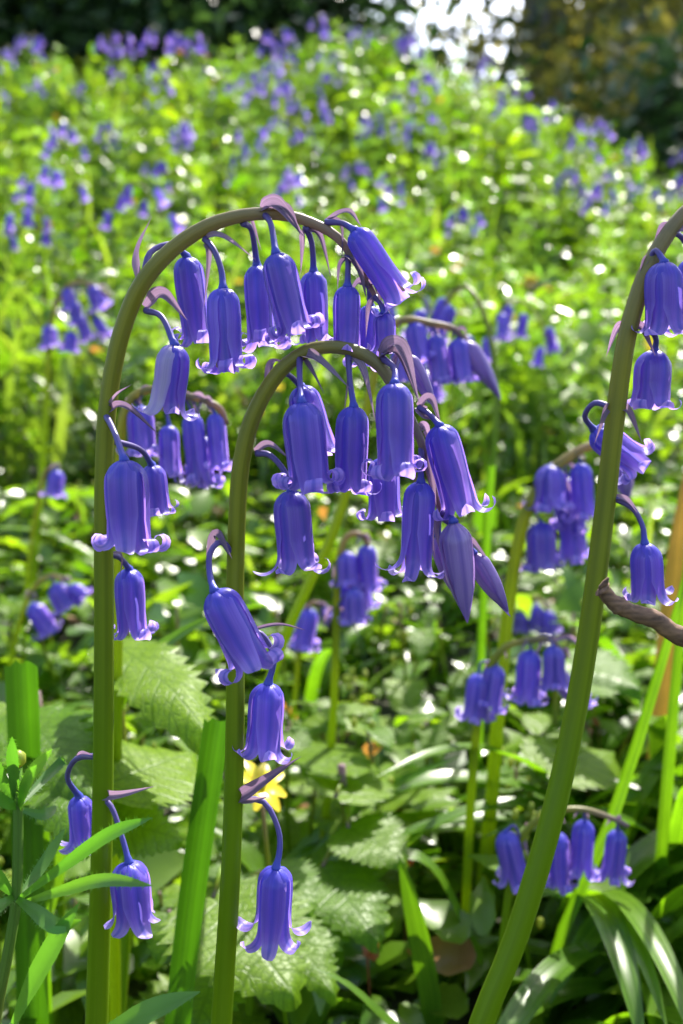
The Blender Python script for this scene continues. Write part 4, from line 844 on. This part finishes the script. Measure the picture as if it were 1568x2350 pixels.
# ------------------------------------------------------------------ trees and shrubs beyond the crest
def tree(name, x, y, h, r0, label, cat, group, crown_r, crown_z, nleaf, lsize, mat, seed, lean=(0, 0), limbs=7):
    rg = np.random.default_rng(seed); rnd = random.Random(seed); z0 = tz(x, y); root = thing(name, (x, y, z0), label, cat, group); Mw = WM[root.name]
    top = Vector((x + lean[0] * h, y + lean[1] * h, z0 + h)); pts = [Vector((x, y, z0 - .2))]
    for k in range(1, 6): s = k / 5; pts.append(Vector((x, y, z0)).lerp(top, s) + Vector((rnd.uniform(-.1, .1), rnd.uniform(-.1, .1), 0)) * (1 if k < 5 else 0))
    c_ = catmull(pts, 25); parts = [tube(c_, [r0 * (1.5 - .5 * min(1, i / 3)) * (1 - .75 * i / len(c_)) * rnd.uniform(.93, 1.07) for i in range(len(c_))], 10)]; cl = []
    for k in range(limbs):
        s = rnd.uniform(.15, .85) if crown_z < .5 * h else rnd.uniform(.45, .95); b = c_[int(s * (len(c_) - 1))]; a = rnd.uniform(0, 6.28); L = crown_r * rnd.uniform(.6, 1.0)
        e = b + Vector((math.cos(a) * L, math.sin(a) * L, rnd.uniform(.1, .6) * L)); md = b.lerp(e, .5) + Vector((0, 0, .12 * L)); q = catmull([b, md, e], 10)
        parts.append(tube(q, list(np.linspace(r0 * .3, r0 * .05, len(q))), 6)); cl += q[3:]
    V, F, UV = join(parts); link('trunk', mesh('trunk', tolocal(V, Mw), F, M['bark'], UV), root, Mw)
    cl += [c_[int(s * (len(c_) - 1))] for s in np.linspace(.4, 1, 6)]; cl = np.array([tuple(v) for v in cl])
    cl = cl[cl[:, 2] > z0 + crown_z - .4] if (cl[:, 2] > z0 + crown_z - .4).any() else cl
    ctr = np.concatenate([cl, np.stack([x + lean[0] * h * .6 + rg.normal(0, crown_r * .5, 40), y + rg.normal(0, crown_r * .5, 40), z0 + crown_z + rg.random(40) * (h - crown_z) * 1.05], -1)])
    ci = rg.integers(0, len(ctr), nleaf); pos = ctr[ci] + rg.normal(0, 1, (nleaf, 3)) * crown_r * np.array([.17, .17, .14]); pos[:, 2] = np.maximum(pos[:, 2], terrain(pos[:, 0], pos[:, 1]) + .05)
    o = scatter('crown', SL, pos, rotmats(rg.random(nleaf) * 6.28, rg.normal(0, .7, nleaf), rg.normal(0, .6, nleaf)), lsize * rg.uniform(.7, 1.3, nleaf), M[mat], None)
    I = Mw.inverted(); o.parent = root; o.matrix_basis = I; WM[o.name] = Matrix.Identity(4)
    return root
def at(px, Y): return (px - CX) / FPX * Y
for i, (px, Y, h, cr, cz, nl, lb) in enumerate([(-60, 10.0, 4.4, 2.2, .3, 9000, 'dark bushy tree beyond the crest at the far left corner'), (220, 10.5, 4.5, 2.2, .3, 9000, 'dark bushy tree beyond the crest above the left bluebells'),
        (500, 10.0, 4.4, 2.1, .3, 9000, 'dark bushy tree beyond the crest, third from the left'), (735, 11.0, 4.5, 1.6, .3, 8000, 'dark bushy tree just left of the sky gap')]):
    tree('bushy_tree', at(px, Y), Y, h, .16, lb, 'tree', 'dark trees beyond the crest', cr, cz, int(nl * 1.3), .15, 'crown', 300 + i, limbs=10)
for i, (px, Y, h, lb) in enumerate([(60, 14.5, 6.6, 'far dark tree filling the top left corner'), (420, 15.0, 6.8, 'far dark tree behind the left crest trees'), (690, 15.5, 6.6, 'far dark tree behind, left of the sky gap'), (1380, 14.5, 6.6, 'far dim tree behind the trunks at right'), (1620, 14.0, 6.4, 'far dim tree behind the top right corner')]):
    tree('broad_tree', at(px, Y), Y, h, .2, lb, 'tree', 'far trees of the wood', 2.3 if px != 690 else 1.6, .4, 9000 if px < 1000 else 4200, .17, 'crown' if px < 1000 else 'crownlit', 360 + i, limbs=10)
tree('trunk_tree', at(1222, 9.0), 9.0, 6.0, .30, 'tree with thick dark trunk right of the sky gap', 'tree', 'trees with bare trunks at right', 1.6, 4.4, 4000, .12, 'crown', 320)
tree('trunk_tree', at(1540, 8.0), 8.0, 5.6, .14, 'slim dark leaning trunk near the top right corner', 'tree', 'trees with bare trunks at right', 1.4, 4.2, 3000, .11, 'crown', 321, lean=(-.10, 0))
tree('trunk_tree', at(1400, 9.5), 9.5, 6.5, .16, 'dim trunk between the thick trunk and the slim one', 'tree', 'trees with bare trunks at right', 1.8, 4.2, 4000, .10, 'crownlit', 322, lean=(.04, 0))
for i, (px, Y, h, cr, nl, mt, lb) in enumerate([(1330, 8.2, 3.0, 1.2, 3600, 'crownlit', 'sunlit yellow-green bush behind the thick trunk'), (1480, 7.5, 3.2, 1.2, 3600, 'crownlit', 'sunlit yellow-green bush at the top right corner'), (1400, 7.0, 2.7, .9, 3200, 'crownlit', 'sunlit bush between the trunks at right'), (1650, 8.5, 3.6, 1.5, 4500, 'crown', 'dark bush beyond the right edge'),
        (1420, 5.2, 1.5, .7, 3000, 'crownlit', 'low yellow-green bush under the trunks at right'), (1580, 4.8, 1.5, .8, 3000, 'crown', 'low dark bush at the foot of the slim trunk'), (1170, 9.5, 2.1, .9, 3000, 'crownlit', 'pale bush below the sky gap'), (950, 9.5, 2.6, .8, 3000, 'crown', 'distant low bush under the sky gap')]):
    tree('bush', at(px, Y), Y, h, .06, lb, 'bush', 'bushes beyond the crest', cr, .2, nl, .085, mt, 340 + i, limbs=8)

# ------------------------------------------------------------------ labels: tell look-alikes apart by their order in the picture
ORD = 'leftmost,second,third,fourth,fifth,sixth,seventh,eighth,ninth,tenth,eleventh,twelfth,thirteenth,fourteenth,fifteenth,sixteenth,seventeenth,eighteenth,nineteenth,twentieth,twenty-first,twenty-second,twenty-third,twenty-fourth,twenty-fifth,twenty-sixth'.split(',')
same = {}
for o in scene.objects:
    if o.parent is None and 'label' in o: same.setdefault(o['label'], []).append(o)
for lab, os_ in same.items():
    if len(os_) < 2: continue
    os_.sort(key=lambda o: o.location.x / o.location.y)
    for k, o in enumerate(os_):
        if k < len(ORD): o['label'] = lab + (', leftmost' if k == 0 else ', rightmost' if k == len(os_) - 1 else f', {ORD[k]} from left')
